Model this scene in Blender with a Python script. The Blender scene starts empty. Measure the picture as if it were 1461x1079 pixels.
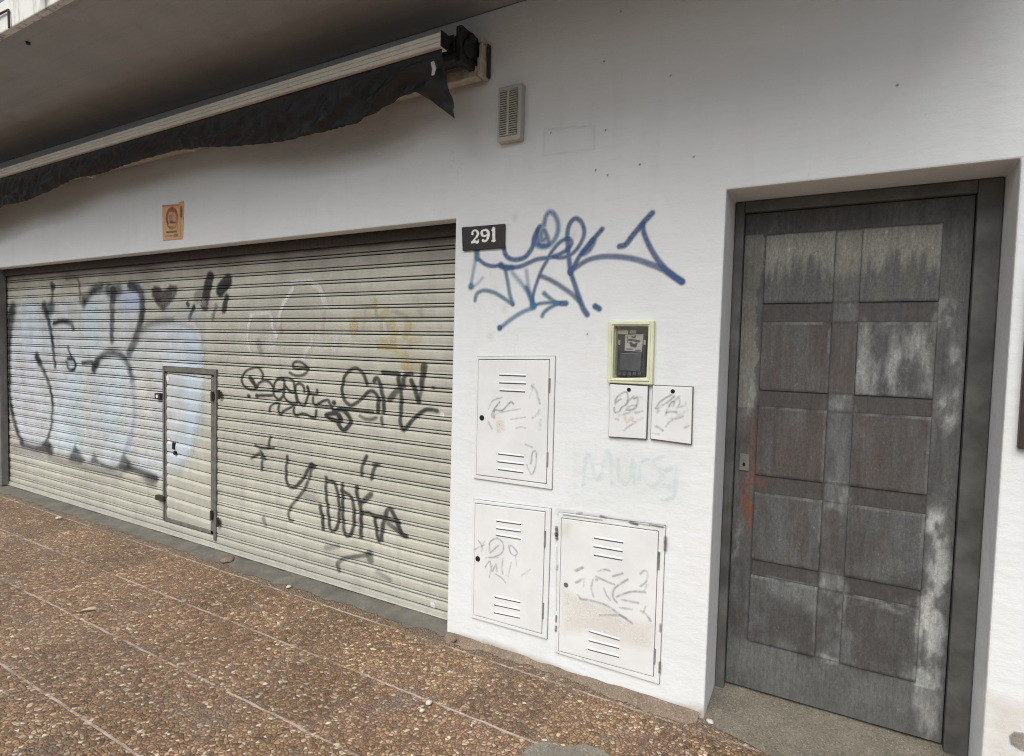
import bpy, bmesh, math, random
import numpy as np
from mathutils import Vector, Matrix

random.seed(7)
rng = np.random.RandomState(11)
scene = bpy.context.scene
COL = scene.collection
R = math.radians

# ------------------------------------------------------------------ camera
W0, H0, F = 1461.0, 1079.0, 840.0
PP = np.array([730.5, 539.5])
DIST = 2.6                      # camera to wall plane (wall face is y = 0)
CAMH = 0.609 * DIST
vh = np.array([-736.0, 461.0]) - PP
dvy = 18360.0 - PP[1]
vv = np.array([(-F * F - vh[1] * dvy) / vh[0], dvy])
_L = np.array([vh[0], vh[1], F]); _L /= np.linalg.norm(_L)
_D = np.array([vv[0], vv[1], F]); _D /= np.linalg.norm(_D)
AX, AZ = -_L, -_D
AY = np.cross(AZ, AX)
CAM = np.array([0.0, -DIST, CAMH])


def ray(px, py):
    r = np.array([px - PP[0], py - PP[1], F])
    return np.array([r @ AX, r @ AY, r @ AZ])


def onY(px, py, y=0.0):
    c = ray(px, py)
    return c * ((y - CAM[1]) / c[1]) + CAM


def onZ(px, py, z=0.0):
    c = ray(px, py)
    return c * ((z - CAM[2]) / c[2]) + CAM


def xz(px, py, y=0.0):
    p = onY(px, py, y)
    return (float(p[0]), float(p[2]))


cam_d = bpy.data.cameras.new('camera')
cam = bpy.data.objects.new('camera', cam_d)
COL.objects.link(cam)
cam_d.sensor_width = 36.0
cam_d.lens = F / W0 * 36.0
cam_d.clip_start = 0.05
cam_d.clip_end = 3000
rt = Vector((AX[0], AY[0], AZ[0])); dn = Vector((AX[1], AY[1], AZ[1])); fw = Vector((AX[2], AY[2], AZ[2]))
m = Matrix((rt, -dn, -fw)).transposed().to_4x4()
m.translation = Vector(CAM)
cam.matrix_world = m
scene.camera = cam

# ------------------------------------------------------------------ light
SUN_EL, SUN_AZ = 53.0, 180.0     # soft high overcast light from behind the viewer
w = bpy.data.worlds.new('World'); scene.world = w; w.use_nodes = True
nt = w.node_tree; nt.nodes.clear()
out = nt.nodes.new('ShaderNodeOutputWorld'); bg = nt.nodes.new('ShaderNodeBackground')
sky = nt.nodes.new('ShaderNodeTexSky'); sky.sky_type = 'NISHITA'; sky.sun_disc = False
sky.sun_elevation = R(SUN_EL); sky.sun_rotation = R(SUN_AZ)
sky.air_density = 1.0; sky.dust_density = 4.0; sky.ozone_density = 1.0
hsv = nt.nodes.new('ShaderNodeHueSaturation'); hsv.inputs['Saturation'].default_value = 0.7
nt.links.new(sky.outputs[0], hsv.inputs['Color']); nt.links.new(hsv.outputs[0], bg.inputs[0])
bg.inputs[1].default_value = 0.065
nt.links.new(bg.outputs[0], out.inputs[0])
sd = bpy.data.lights.new('sun', 'SUN'); so = bpy.data.objects.new('sun', sd); COL.objects.link(so)
sd.energy = 1.5; sd.angle = R(55); sd.color = (1.0, 1.0, 0.99)
az = R(SUN_AZ)
sdir = Vector((math.sin(az) * math.cos(R(SUN_EL)), math.cos(az) * math.cos(R(SUN_EL)), math.sin(R(SUN_EL))))
so.rotation_euler = (-sdir).to_track_quat('-Z', 'Y').to_euler()
so.location = sdir * 20
scene.view_settings.view_transform = 'Standard'
scene.view_settings.look = 'None'
scene.view_settings.exposure = 0.94
scene.view_settings.gamma = 1.0
scene.render.engine = 'CYCLES'
scene.cycles.max_bounces = 8
scene.cycles.diffuse_bounces = 2
scene.cycles.transparent_max_bounces = 16
scene.cycles.use_denoising = True
scene.cycles.filter_width = 1.1

# ------------------------------------------------------------------ materials
class NT:
    def __init__(s, name):
        s.m = bpy.data.materials.new(name); s.m.use_nodes = True
        s.t = s.m.node_tree; s.t.nodes.clear()
        s.out = s.t.nodes.new('ShaderNodeOutputMaterial')
        s.b = s.t.nodes.new('ShaderNodeBsdfPrincipled')
        s.t.links.new(s.b.outputs[0], s.out.inputs[0])
        g = s.t.nodes.new('ShaderNodeNewGeometry'); s.pos = g.outputs['Position']

    def n(s, t, **k):
        x = s.t.nodes.new(t)
        for a, v in k.items(): setattr(x, a, v)
        return x

    def l(s, a, b): s.t.links.new(a, b)

    def mapping(s, sc=(1, 1, 1), loc=(0, 0, 0)):
        x = s.n('ShaderNodeMapping'); x.inputs['Scale'].default_value = sc; x.inputs['Location'].default_value = loc
        s.l(s.pos, x.inputs['Vector']); return x.outputs[0]

    def noise(s, scale, sc=(1, 1, 1), loc=(0, 0, 0), detail=4, rough=0.6, dist=0):
        x = s.n('ShaderNodeTexNoise'); x.inputs['Scale'].default_value = scale
        x.inputs['Detail'].default_value = detail; x.inputs['Roughness'].default_value = rough
        x.inputs['Distortion'].default_value = dist
        s.l(s.mapping(sc, loc), x.inputs['Vector']); return x.outputs[0]

    def ramp(s, f, stops):
        x = s.n('ShaderNodeValToRGB'); e = x.color_ramp.elements
        while len(e) < len(stops): e.new(0.5)
        for i, (p, c) in enumerate(stops):
            e[i].position = p; e[i].color = (c, c, c, 1) if not hasattr(c, '__len__') else (*c, 1)
        s.l(f, x.inputs[0]); return x.outputs[0]

    def math(s, op, a, b=None, c=None):
        x = s.n('ShaderNodeMath', operation=op)
        for i, v in enumerate((a, b, c)):
            if v is None: continue
            if isinstance(v, (int, float)): x.inputs[i].default_value = v
            else: s.l(v, x.inputs[i])
        return x.outputs[0]

    def mix(s, f, a, b, mode='MIX'):
        x = s.n('ShaderNodeMix', data_type='RGBA', blend_type=mode)
        for k, v in ((0, f), (6, a), (7, b)):
            if isinstance(v, (int, float)): x.inputs[k].default_value = v
            elif isinstance(v, tuple): x.inputs[k].default_value = (*v, 1)
            else: s.l(v, x.inputs[k])
        return x.outputs[2]

    def color(s, c):
        if isinstance(c, tuple): s.b.inputs['Base Color'].default_value = (*c, 1)
        else: s.l(c, s.b.inputs['Base Color'])
        return s

    def rough(s, v):
        if isinstance(v, (int, float)): s.b.inputs['Roughness'].default_value = v
        else: s.l(v, s.b.inputs['Roughness'])
        return s

    def bump(s, h, strength=0.3, dist=0.01, prev=None):
        x = s.n('ShaderNodeBump'); x.inputs['Strength'].default_value = strength; x.inputs['Distance'].default_value = dist
        s.l(h, x.inputs['Height'])
        if prev is not None: s.l(prev, x.inputs['Normal'])
        s.l(x.outputs[0], s.b.inputs['Normal']); return x.outputs[0]


def simple(name, c, rough=0.6, metal=0.0, var=0.15, scale=12.0, bump=0.0, c2=None, lo=0.35, hi=0.7):
    t = NT(name); t.b.inputs['Metallic'].default_value = metal
    f = t.ramp(t.noise(scale, detail=6), [(lo, 0.0), (hi, 1.0)])
    dark = c2 if c2 else tuple(v * (1 - var) for v in c)
    t.color(t.mix(f, dark, c)).rough(rough)
    if bump: t.bump(t.noise(scale * 8, detail=4), bump, 0.004)
    return t.m


def plaster_bump(t):
    n1 = t.noise(48, sc=(0.6, 1, 1), detail=6, rough=0.7)
    n2 = t.noise(7, sc=(0.6, 1, 1), detail=3)
    p = t.bump(n2, 0.3, 0.02)
    n3 = t.noise(16, sc=(0.22, 1, 1.3), loc=(4, 4, 4), detail=4)
    p = t.bump(n3, 0.14, 0.010, p)
    t.bump(n1, 0.28, 0.006, p)


def mat_wall():
    t = NT('white_plaster')
    big = t.ramp(t.noise(1.6, detail=5), [(0.3, 0.0), (0.75, 1.0)])
    c = t.mix(big, (0.72, 0.745, 0.745), (0.77, 0.795, 0.795))
    # faint brushed over traces of old paint
    g = t.ramp(t.noise(3.4, sc=(0.7, 1, 1.6), loc=(3, 1, 5), detail=6), [(0.56, 0.0), (0.72, 0.45)])
    c = t.mix(g, c, (0.70, 0.745, 0.72))
    s = t.ramp(t.noise(26, sc=(0.25, 1, 1.6), detail=5), [(0.52, 0.0), (0.75, 0.2)])
    c = t.mix(s, c, (0.62, 0.62, 0.60))
    # fine vertical weathering and speckle
    v = t.ramp(t.noise(9, sc=(1.2, 1, 0.12), loc=(1, 2, 3), detail=5), [(0.5, 0.0), (0.8, 0.22)])
    c = t.mix(v, c, (0.60, 0.60, 0.585))
    sp = t.ramp(t.noise(55, loc=(2, 7, 1), detail=2), [(0.70, 0.0), (0.76, 0.35)])
    c = t.mix(sp, c, (0.5, 0.49, 0.47))
    # patched repaint areas, hairline cracks
    vp = t.n('ShaderNodeTexVoronoi', feature='F1'); vp.inputs['Scale'].default_value = 1.5
    wv = t.n('ShaderNodeVectorMath', operation='ADD'); nv_ = t.n('ShaderNodeTexNoise'); nv_.inputs['Scale'].default_value = 2.5; nv_.inputs['Detail'].default_value = 6
    t.l(t.pos, nv_.inputs['Vector']); sv = t.n('ShaderNodeVectorMath', operation='SCALE'); sv.inputs['Scale'].default_value = 0.5; t.l(nv_.outputs['Color'], sv.inputs[0])
    t.l(t.pos, wv.inputs[0]); t.l(sv.outputs[0], wv.inputs[1]); t.l(wv.outputs[0], vp.inputs['Vector'])
    sp2 = t.n('ShaderNodeSeparateColor'); t.l(vp.outputs['Color'], sp2.inputs[0])
    c = t.mix(t.ramp(sp2.outputs[0], [(0.5, 0.0), (0.9, 0.12)]), c, (0.66, 0.685, 0.68))
    vc = t.n('ShaderNodeTexVoronoi', feature='DISTANCE_TO_EDGE'); vc.inputs['Scale'].default_value = 0.9; t.l(wv.outputs[0], vc.inputs['Vector'])
    ck = t.math('MULTIPLY', t.math('LESS_THAN', vc.outputs[0], 0.0016), t.ramp(t.noise(1.7, loc=(6, 6, 1), detail=3), [(0.56, 0.0), (0.64, 0.16)]))
    c = t.mix(ck, c, (0.45, 0.45, 0.44))
    t.color(c).rough(0.85)
    plaster_bump(t)
    return t.m


def mat_soffit():
    t = NT('painted_concrete_soffit')
    f = t.ramp(t.noise(1.4, detail=5), [(0.3, 0.0), (0.75, 1.0)])
    c = t.mix(f, (0.34, 0.345, 0.355), (0.44, 0.44, 0.445))
    b = t.ramp(t.noise(5, sc=(0.15, 2, 1), detail=4), [(0.45, 0.0), (0.75, 0.25)])
    c = t.mix(b, c, (0.22, 0.21, 0.20))
    d2 = t.ramp(t.noise(2.3, sc=(1, 1, 1), loc=(9, 4, 0), detail=7, rough=0.75), [(0.55, 0.0), (0.72, 0.35)])
    c = t.mix(d2, c, (0.19, 0.175, 0.155))
    wv = t.n('ShaderNodeTexWave', wave_type='BANDS', bands_direction='Y'); wv.inputs['Scale'].default_value = 1.6; wv.inputs['Distortion'].default_value = 0.3; t.l(t.pos, wv.inputs['Vector'])
    ln = t.ramp(wv.outputs[1], [(0.0, 0.10), (0.012, 0.0)])
    c = t.mix(ln, c, (0.16, 0.15, 0.14))
    t.color(c).rough(0.9); t.bump(t.noise(30, detail=5), 0.4, 0.008)
    return t.m


def mat_fascia():
    t = NT('stained_fascia_paint')
    st = t.ramp(t.noise(14, sc=(1, 1, 0.16), detail=6, rough=0.7), [(0.47, 0.0), (0.62, 0.85)])
    c = t.mix(st, (0.72, 0.72, 0.67), (0.10, 0.095, 0.085))
    t.color(c).rough(0.85); t.bump(t.noise(40), 0.3, 0.006)
    return t.m


def mat_shutter():
    t = NT('cream_painted_steel_slats')
    f = t.ramp(t.noise(2.2, sc=(0.5, 1, 1.0), detail=6), [(0.32, 0.0), (0.72, 1.0)])
    c = t.mix(f, (0.46, 0.46, 0.385), (0.585, 0.585, 0.495))
    d = t.ramp(t.noise(10, sc=(1.0, 1, 0.35), loc=(4, 0, 2), detail=7, rough=0.7), [(0.46, 0.0), (0.75, 0.5)])
    c = t.mix(d, c, (0.31, 0.30, 0.265))
    rs = t.ramp(t.noise(17, sc=(1, 1, 0.5), loc=(8, 1, 6), detail=6, rough=0.7), [(0.66, 0.0), (0.72, 0.55)])
    c = t.mix(rs, c, (0.24, 0.17, 0.115))
    st = t.ramp(t.noise(8, sc=(1.0, 1, 0.06), loc=(3, 3, 3), detail=5), [(0.52, 0.0), (0.72, 0.4)])
    c = t.mix(st, c, (0.36, 0.35, 0.31))
    sx = t.n('ShaderNodeSeparateXYZ'); t.l(t.pos, sx.inputs[0])
    # shade below the lintel, painted as dark brown over the top slats
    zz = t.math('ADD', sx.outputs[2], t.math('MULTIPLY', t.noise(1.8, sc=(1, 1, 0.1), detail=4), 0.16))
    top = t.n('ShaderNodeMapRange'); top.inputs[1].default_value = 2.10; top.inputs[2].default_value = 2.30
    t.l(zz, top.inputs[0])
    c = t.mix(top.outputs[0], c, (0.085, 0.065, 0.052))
    # splash dirt at the bottom slats
    lo = t.n('ShaderNodeMapRange'); lo.inputs[1].default_value = 0.42; lo.inputs[2].default_value = 0.06
    t.l(zz, lo.inputs[0])
    c = t.mix(t.math('MULTIPLY', lo.outputs[0], 0.45), c, (0.34, 0.33, 0.30))
    t.color(c).rough(0.5); t.bump(t.noise(6, sc=(0.5, 1, 1.2), detail=4), 0.5, 0.02)
    return t.m


def mat_tiles():
    t = NT('washed_pebble_tiles')
    sx = t.n('ShaderNodeSeparateXYZ'); t.l(t.pos, sx.inputs[0])
    wob = t.math('MULTIPLY', t.math('SUBTRACT', t.noise(9, detail=3), 0.5), 0.02)
    def cell(o, off, pitch):
        a = t.math('DIVIDE', t.math('ADD', t.math('ADD', o, wob), off), pitch)
        fr = t.math('FRACT', a)
        d = t.math('MULTIPLY', t.math('MINIMUM', fr, t.math('SUBTRACT', 1.0, fr)), pitch)
        return t.math('FLOOR', a), d
    ix, dx = cell(sx.outputs[0], 1.06 + 40 * 0.4075, 0.4075)
    iy, dy = cell(sx.outputs[1], 0.53 + 40 * 0.435, 0.435)
    cmb = t.n('ShaderNodeCombineXYZ'); t.l(ix, cmb.inputs[0]); t.l(iy, cmb.inputs[1])
    wn = t.n('ShaderNodeTexWhiteNoise'); t.l(cmb.outputs[0], wn.inputs['Vector'])
    # pebbles, two sizes
    warp = t.n('ShaderNodeTexNoise'); warp.inputs['Scale'].default_value = 30
    t.l(t.pos, warp.inputs['Vector'])
    vm = t.n('ShaderNodeVectorMath', operation='SCALE'); vm.inputs['Scale'].default_value = 0.012
    t.l(warp.outputs['Color'], vm.inputs[0])
    va = t.n('ShaderNodeVectorMath', operation='ADD'); t.l(t.pos, va.inputs[0]); t.l(vm.outputs[0], va.inputs[1])
    mp = t.n('ShaderNodeMapping'); mp.inputs['Scale'].default_value = (1, 1, 0.0); t.l(va.outputs[0], mp.inputs['Vector'])
    vo = t.n('ShaderNodeTexVoronoi', feature='F1'); vo.inputs['Scale'].default_value = 62
    t.l(mp.outputs[0], vo.inputs['Vector'])
    ve = t.n('ShaderNodeTexVoronoi', feature='DISTANCE_TO_EDGE'); ve.inputs['Scale'].default_value = 62
    t.l(mp.outputs[0], ve.inputs['Vector'])
    sc = t.n('ShaderNodeSeparateColor'); t.l(vo.outputs['Color'], sc.inputs[0])
    peb = t.ramp(sc.outputs[0], [(0.0, (0.14, 0.08, 0.045)), (0.22, (0.24, 0.145, 0.068)), (0.45, (0.36, 0.222, 0.098)),
                                 (0.62, (0.27, 0.135, 0.088)), (0.8, (0.45, 0.29, 0.155)), (0.93, (0.52, 0.39, 0.25)), (1.0, (0.70, 0.62, 0.46))])
    bri = t.math('ADD', 0.66, t.math('MULTIPLY', sc.outputs[1], 0.5))
    peb = t.mix(1.0, peb, t.mix(0.0, (1, 1, 1), (1, 1, 1)), 'MULTIPLY')
    hs = t.n('ShaderNodeHueSaturation'); t.l(peb, hs.inputs['Color']); t.l(bri, hs.inputs['Value']); hs.inputs['Saturation'].default_value = 1.0
    peb = hs.outputs[0]
    # pinkish, greyed regions and whole-tile tints
    pk = t.ramp(t.noise(2.6, detail=4, loc=(5, 2, 0)), [(0.52, 0.0), (0.66, 0.6)])
    peb = t.mix(pk, peb, t.mix(0.5, peb, (0.19, 0.10, 0.095)))
    gr = t.ramp(t.noise(3.3, detail=5, loc=(1, 8, 0)), [(0.58, 0.0), (0.70, 0.7)])
    peb = t.mix(gr, peb, (0.20, 0.17, 0.135))
    tint = t.math('ADD', 0.78, t.math('MULTIPLY', wn.outputs[0], 0.34))
    hs2 = t.n('ShaderNodeHueSaturation'); t.l(peb, hs2.inputs['Color']); t.l(tint, hs2.inputs['Value']); peb = hs2.outputs[0]
    edge = t.ramp(ve.outputs[0], [(0.015, 1.0), (0.10, 0.0)])
    c = t.mix(t.math('MULTIPLY', edge, 0.8), peb, (0.095, 0.066, 0.045))
    wear_ = t.ramp(t.noise(1.1, sc=(1, 1.6, 1), loc=(2, 5, 0), detail=5), [(0.45, 0.0), (0.72, 0.3)])
    c = t.mix(wear_, c, t.mix(0.55, c, (0.30, 0.235, 0.175)))
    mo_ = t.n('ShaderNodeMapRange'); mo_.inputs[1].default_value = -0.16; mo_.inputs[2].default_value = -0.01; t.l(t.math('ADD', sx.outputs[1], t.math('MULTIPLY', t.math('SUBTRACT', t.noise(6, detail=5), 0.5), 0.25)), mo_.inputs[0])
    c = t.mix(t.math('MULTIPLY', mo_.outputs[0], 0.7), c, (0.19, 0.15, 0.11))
    # joints: pale mortar along the wall direction, thin dark ones across
    br = t.ramp(t.noise(5, loc=(7, 7, 0), detail=4), [(0.38, 0.12), (0.57, 1.0)])
    jy = t.math('MULTIPLY', t.math('LESS_THAN', dy, 0.0060), br)
    jx = t.math('MULTIPLY', t.math('LESS_THAN', dx, 0.005), br)
    c = t.mix(t.math('MULTIPLY', jx, 0.85), c, (0.12, 0.085, 0.07))
    c = t.mix(t.math('MULTIPLY', jy, 0.85), c, (0.47, 0.385, 0.33))
    t.color(c)
    t.rough(t.math('SUBTRACT', 0.72, t.math('MULTIPLY', sc.outputs[2], 0.28)))
    h = t.math('MINIMUM', t.math('MULTIPLY', ve.outputs[0], 2.6), 0.55)
    h = t.math('ADD', h, t.math('MULTIPLY', sc.outputs[1], 0.35))
    j = t.math('MAXIMUM', jx, jy)
    h = t.math('MULTIPLY', h, t.math('SUBTRACT', 1.0, t.math('MULTIPLY', j, 0.7)))
    t.bump(h, 0.9, 0.010)
    return t.m


def mat_cement(name, a, b, speck=True):
    t = NT(name)
    f = t.ramp(t.noise(7, detail=7, rough=0.7), [(0.3, 0.0), (0.7, 1.0)])
    c = t.mix(f, a, b)
    if speck:
        v = t.n('ShaderNodeTexVoronoi'); v.inputs['Scale'].default_value = 190; t.l(t.pos, v.inputs['Vector'])
        s = t.n('ShaderNodeSeparateColor'); t.l(v.outputs['Color'], s.inputs[0])
        c = t.mix(t.ramp(s.outputs[0], [(0.80, 0.0), (0.86, 0.3)]), c, tuple(min(1, x * 1.9) for x in b))
        c = t.mix(t.ramp(s.outputs[1], [(0.82, 0.0), (0.86, 0.45)]), c, tuple(x * 0.45 for x in a))
    t.color(c).rough(0.9); t.bump(t.noise(90, detail=5), 0.5, 0.006)
    return t.m


def mat_paint():
    t = NT('spray_paint_film')
    a = t.n('ShaderNodeAttribute'); a.attribute_name = 'paint'
    nz = t.ramp(t.noise(70, detail=4), [(0.25, 0.84), (0.6, 1.0)])
    t.color(a.outputs['Color']).rough(0.7)
    tr = t.n('ShaderNodeBsdfTransparent'); mx = t.n('ShaderNodeMixShader')
    t.l(t.math('MULTIPLY', a.outputs['Alpha'], nz), mx.inputs[0])
    t.l(tr.outputs[0], mx.inputs[1]); t.l(t.b.outputs[0], mx.inputs[2]); t.l(mx.outputs[0], t.out.inputs[0])
    n1 = t.noise(60, sc=(0.35, 1, 1), detail=5, rough=0.65); t.bump(n1, 0.25, 0.006)
    return t.m


def mat_vcol():
    t = NT('weathered_door_wood')
    a = t.n('ShaderNodeAttribute'); a.attribute_name = 'paint'
    g = t.noise(60, sc=(1, 1, 0.07), detail=6, rough=0.7)
    k = t.ramp(g, [(0.3, 0.78), (0.7, 1.15)])
    fine = t.ramp(t.noise(110, sc=(1, 1, 0.55), detail=6, rough=0.8), [(0.35, 0.68), (0.65, 1.28)])
    chip = t.ramp(t.noise(48, sc=(1, 1, 0.6), loc=(2, 1, 4), detail=7, rough=0.8), [(0.60, 1.0), (0.64, 1.7)])
    k = t.mix(1.0, k, chip, 'MULTIPLY')
    k = t.mix(1.0, k, fine, 'MULTIPLY')
    x = t.n('ShaderNodeMix', data_type='RGBA', blend_type='MULTIPLY'); x.inputs[0].default_value = 1.0
    t.l(a.outputs['Color'], x.inputs[6]); t.l(k, x.inputs[7])
    t.color(x.outputs[2]).rough(0.62)
    t.bump(g, 0.25, 0.004)
    return t.m


M = dict(
    wall=mat_wall(), soffit=mat_soffit(), fascia=mat_fascia(), shutter=mat_shutter(), tiles=mat_tiles(), paint=mat_paint(), door=mat_vcol(),
    sill=mat_cement('grey_cement', (0.085, 0.083, 0.072), (0.18, 0.165, 0.135), False),
    step=mat_cement('speckled_concrete_step', (0.120, 0.108, 0.082), (0.20, 0.18, 0.138)),
    dirt=mat_cement('sandy_mortar', (0.15, 0.11, 0.078), (0.25, 0.195, 0.145), True),
    patch=mat_cement('patch_cement', (0.15, 0.135, 0.105), (0.23, 0.205, 0.165)),
    asphalt=mat_cement('road_asphalt', (0.045, 0.045, 0.045), (0.06, 0.06, 0.058)),
    kerb=mat_cement('kerb_concrete', (0.25, 0.24, 0.22), (0.34, 0.33, 0.31)),
    frame=simple('dark_frame_paint', (0.13, 0.13, 0.122), 0.6, var=0.55, scale=7, bump=0.3),
    slot=simple('dim_louver_slot', (0.10, 0.10, 0.10), 0.9),
    gapg=simple('cabinet_gap', (0.34, 0.34, 0.33), 0.8, var=0.6, scale=9),
    black=simple('black_gap', (0.008, 0.008, 0.008), 0.9),
    galv=simple('grey_galvanised_steel', (0.24, 0.24, 0.235), 0.5, 0.3, 0.35, 9, bump=0.1),
    bar=simple('dull_steel_angle', (0.22, 0.215, 0.19), 0.55, 0.2, 0.45, 16, bump=0.15),
    barg=simple('dirty_green_grey_steel', (0.20, 0.20, 0.17), 0.6, 0.1, 0.4, 14, bump=0.15),
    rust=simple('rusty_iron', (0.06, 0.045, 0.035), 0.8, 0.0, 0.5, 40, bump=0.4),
    cab=simple('white_cabinet_paint', (0.78, 0.795, 0.785), 0.5, 0.0, 0.10, 5, bump=0.15),
    cream=simple('aged_cream_aluminium', (0.86, 0.84, 0.75), 0.45, 0.0, 0.12, 8, bump=0.05),
    creamd=simple('soiled_cream_metal', (0.62, 0.57, 0.47), 0.65, 0.0, 0.35, 22, bump=0.2),
    fabric=simple('black_awning_canvas', (0.017, 0.016, 0.0165), 0.55, 0.0, 0.6, 7, bump=0.25),
    plate=simple('dark_brown_enamel', (0.022, 0.017, 0.014), 0.4, 0.0, 0.3, 30, bump=0.2),
    green=simple('pale_green_plastic', (0.74, 0.77, 0.53), 0.5, 0.0, 0.15, 18, bump=0.05),
    meter=simple('charcoal_meter_plastic', (0.05, 0.053, 0.058), 0.35, 0.0, 0.3, 30),
    meterg=simple('grey_meter_cover', (0.10, 0.105, 0.115), 0.35, 0.0, 0.3, 30),
    paper=simple('paper_label', (0.50, 0.50, 0.47), 0.7, 0.0, 0.2, 40),
    sticker=simple('faded_orange_sticker', (0.70, 0.46, 0.22), 0.6, 0.0, 0.0, 14, c2=(0.66, 0.36, 0.20)),
    vent=simple('beige_vent_plastic', (0.50, 0.49, 0.44), 0.55, 0.0, 0.12, 14),
    ventd=simple('dark_vent_slot', (0.10, 0.09, 0.055), 0.8),
    brown=simple('dark_brown_wood_frame', (0.045, 0.028, 0.02), 0.5, 0.0, 0.4, 30, bump=0.2),
    white=simple('off_white_board', (0.66, 0.64, 0.58), 0.6),
    leaf=simple('dry_pale_leaf', (0.55, 0.48, 0.36), 0.8, 0.0, 0.3, 60),
    peb=simple('pale_pebble', (0.62, 0.58, 0.50), 0.7, 0.0, 0.2, 60),
)
tg = NT('clear_window_pane')
gl = tg.n('ShaderNodeBsdfGlossy'); gl.inputs['Roughness'].default_value = 0.08
tr_ = tg.n('ShaderNodeBsdfTransparent'); mx_ = tg.n('ShaderNodeMixShader'); mx_.inputs[0].default_value = 0.09
tg.l(tr_.outputs[0], mx_.inputs[1]); tg.l(gl.outputs[0], mx_.inputs[2]); tg.l(mx_.outputs[0], tg.out.inputs[0])
M['glass'] = tg.m

# ------------------------------------------------------------------ object helpers
ORIG = {}


def thing(name, loc, label, cat, group=None):
    o = bpy.data.objects.new(name, None); COL.objects.link(o)
    o.empty_display_size = 0.05
    o.location = loc; o['label'] = label; o['category'] = cat
    if group: o['group'] = group
    ORIG[o] = Vector(loc)
    return o


def finish(name, me, mat, parent=None, smooth=False, bevel=0.0, label=None, origin=None):
    o = bpy.data.objects.new(name, me); COL.objects.link(o)
    org = ORIG.get(parent) if parent is not None else (Vector(origin) if origin else None)
    if org is not None:
        me.transform(Matrix.Translation(-org))
    ORIG[o] = org if org is not None else Vector((0, 0, 0))
    if parent is not None: o.parent = parent
    elif origin: o.location = origin
    for mm in (mat if isinstance(mat, (list, tuple)) else [mat]): me.materials.append(mm)
    if smooth: me.polygons.foreach_set('use_smooth', [True] * len(me.polygons))
    if bevel:
        b = o.modifiers.new('bevel', 'BEVEL'); b.width = bevel; b.segments = 2; b.limit_method = 'ANGLE'; b.angle_limit = R(40)
        b.harden_normals = False
    if label: o['label'] = label
    return o


def tag(o, label, cat, group=None):
    o['label'] = label; o['category'] = cat
    if group: o['group'] = group
    return o


def build(name, bm, mat, parent=None, **k):
    bmesh.ops.recalc_face_normals(bm, faces=bm.faces[:])
    me = bpy.data.meshes.new(name); bm.to_mesh(me); bm.free()
    return finish(name, me, mat, parent, **k)


def box(bm, x0, x1, y0, y1, z0, z1, mi=0):
    v = [bm.verts.new(c) for c in ((x0, y0, z0), (x1, y0, z0), (x1, y1, z0), (x0, y1, z0), (x0, y0, z1), (x1, y0, z1), (x1, y1, z1), (x0, y1, z1))]
    for f in ((0, 3, 2, 1), (4, 5, 6, 7), (0, 1, 5, 4), (1, 2, 6, 5), (2, 3, 7, 6), (3, 0, 4, 7)):
        bm.faces.new([v[i] for i in f]).material_index = mi


def prism(bm, poly, y0, y1, mi=0):
    """polygon of (x, z) extruded from y0 (front) to y1"""
    a = [bm.verts.new((x, y0, z)) for x, z in poly]; b = [bm.verts.new((x, y1, z)) for x, z in poly]
    n = len(poly)
    bm.faces.new(a).material_index = mi; bm.faces.new(b[::-1]).material_index = mi
    for i in range(n):
        bm.faces.new((a[i], a[(i + 1) % n], b[(i + 1) % n], b[i])).material_index = mi


def ring(bm, outer, inner, y0, y1):
    A = [bm.verts.new((x, y0, z)) for x, z in outer]; B = [bm.verts.new((x, y0, z)) for x, z in inner]
    C = [bm.verts.new((x, y1, z)) for x, z in outer]; D = [bm.verts.new((x, y1, z)) for x, z in inner]
    n = len(outer)
    for i in range(n):
        j = (i + 1) % n
        for q in ((A[i], A[j], B[j], B[i]), (C[i], D[i], D[j], C[j]), (A[i], C[i], C[j], A[j]), (B[i], B[j], D[j], D[i])):
            bm.faces.new(q)


def tube(bm, pts, r, seg=8, cap=True):
    rings = []
    for i, p in enumerate(pts):
        p = Vector(p)
        a = Vector(pts[max(0, i - 1)]); b = Vector(pts[min(len(pts) - 1, i + 1)])
        t = (b - a).normalized()
        u = t.cross(Vector((0, 0, 1)))
        if u.length < 1e-3: u = t.cross(Vector((1, 0, 0)))
        u.normalize(); v = t.cross(u)
        rr = r[i] if hasattr(r, '__len__') else r
        rings.append([bm.verts.new(p + (u * math.cos(2 * math.pi * k / seg) + v * math.sin(2 * math.pi * k / seg)) * rr) for k in range(seg)])
    for a, b in zip(rings, rings[1:]):
        for k in range(seg):
            bm.faces.new((a[k], a[(k + 1) % seg], b[(k + 1) % seg], b[k]))
    if cap:
        bm.faces.new(rings[0][::-1]); bm.faces.new(rings[-1])


def disc(bm, x, z, r, y0, y1, seg=14, mi=0, sx=1.0):
    prism(bm, [(x + r * sx * math.cos(2 * math.pi * k / seg), z + r * math.sin(2 * math.pi * k / seg)) for k in range(seg)], y0, y1, mi)


# ------------------------------------------------------------------ numpy noise and paint rasteriser
def vnoise(x, z, scale, seed):
    r = np.random.RandomState(seed); T = r.rand(64, 64)
    u = x * scale + 100.0; v = z * scale + 100.0
    iu = np.floor(u).astype(int); iv = np.floor(v).astype(int)
    fu = u - iu; fv = v - iv
    fu = fu * fu * (3 - 2 * fu); fv = fv * fv * (3 - 2 * fv)
    g = lambda a, b: T[a % 64, b % 64]
    return (g(iu, iv) * (1 - fu) + g(iu + 1, iv) * fu) * (1 - fv) + (g(iu, iv + 1) * (1 - fu) + g(iu + 1, iv + 1) * fu) * fv


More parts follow.
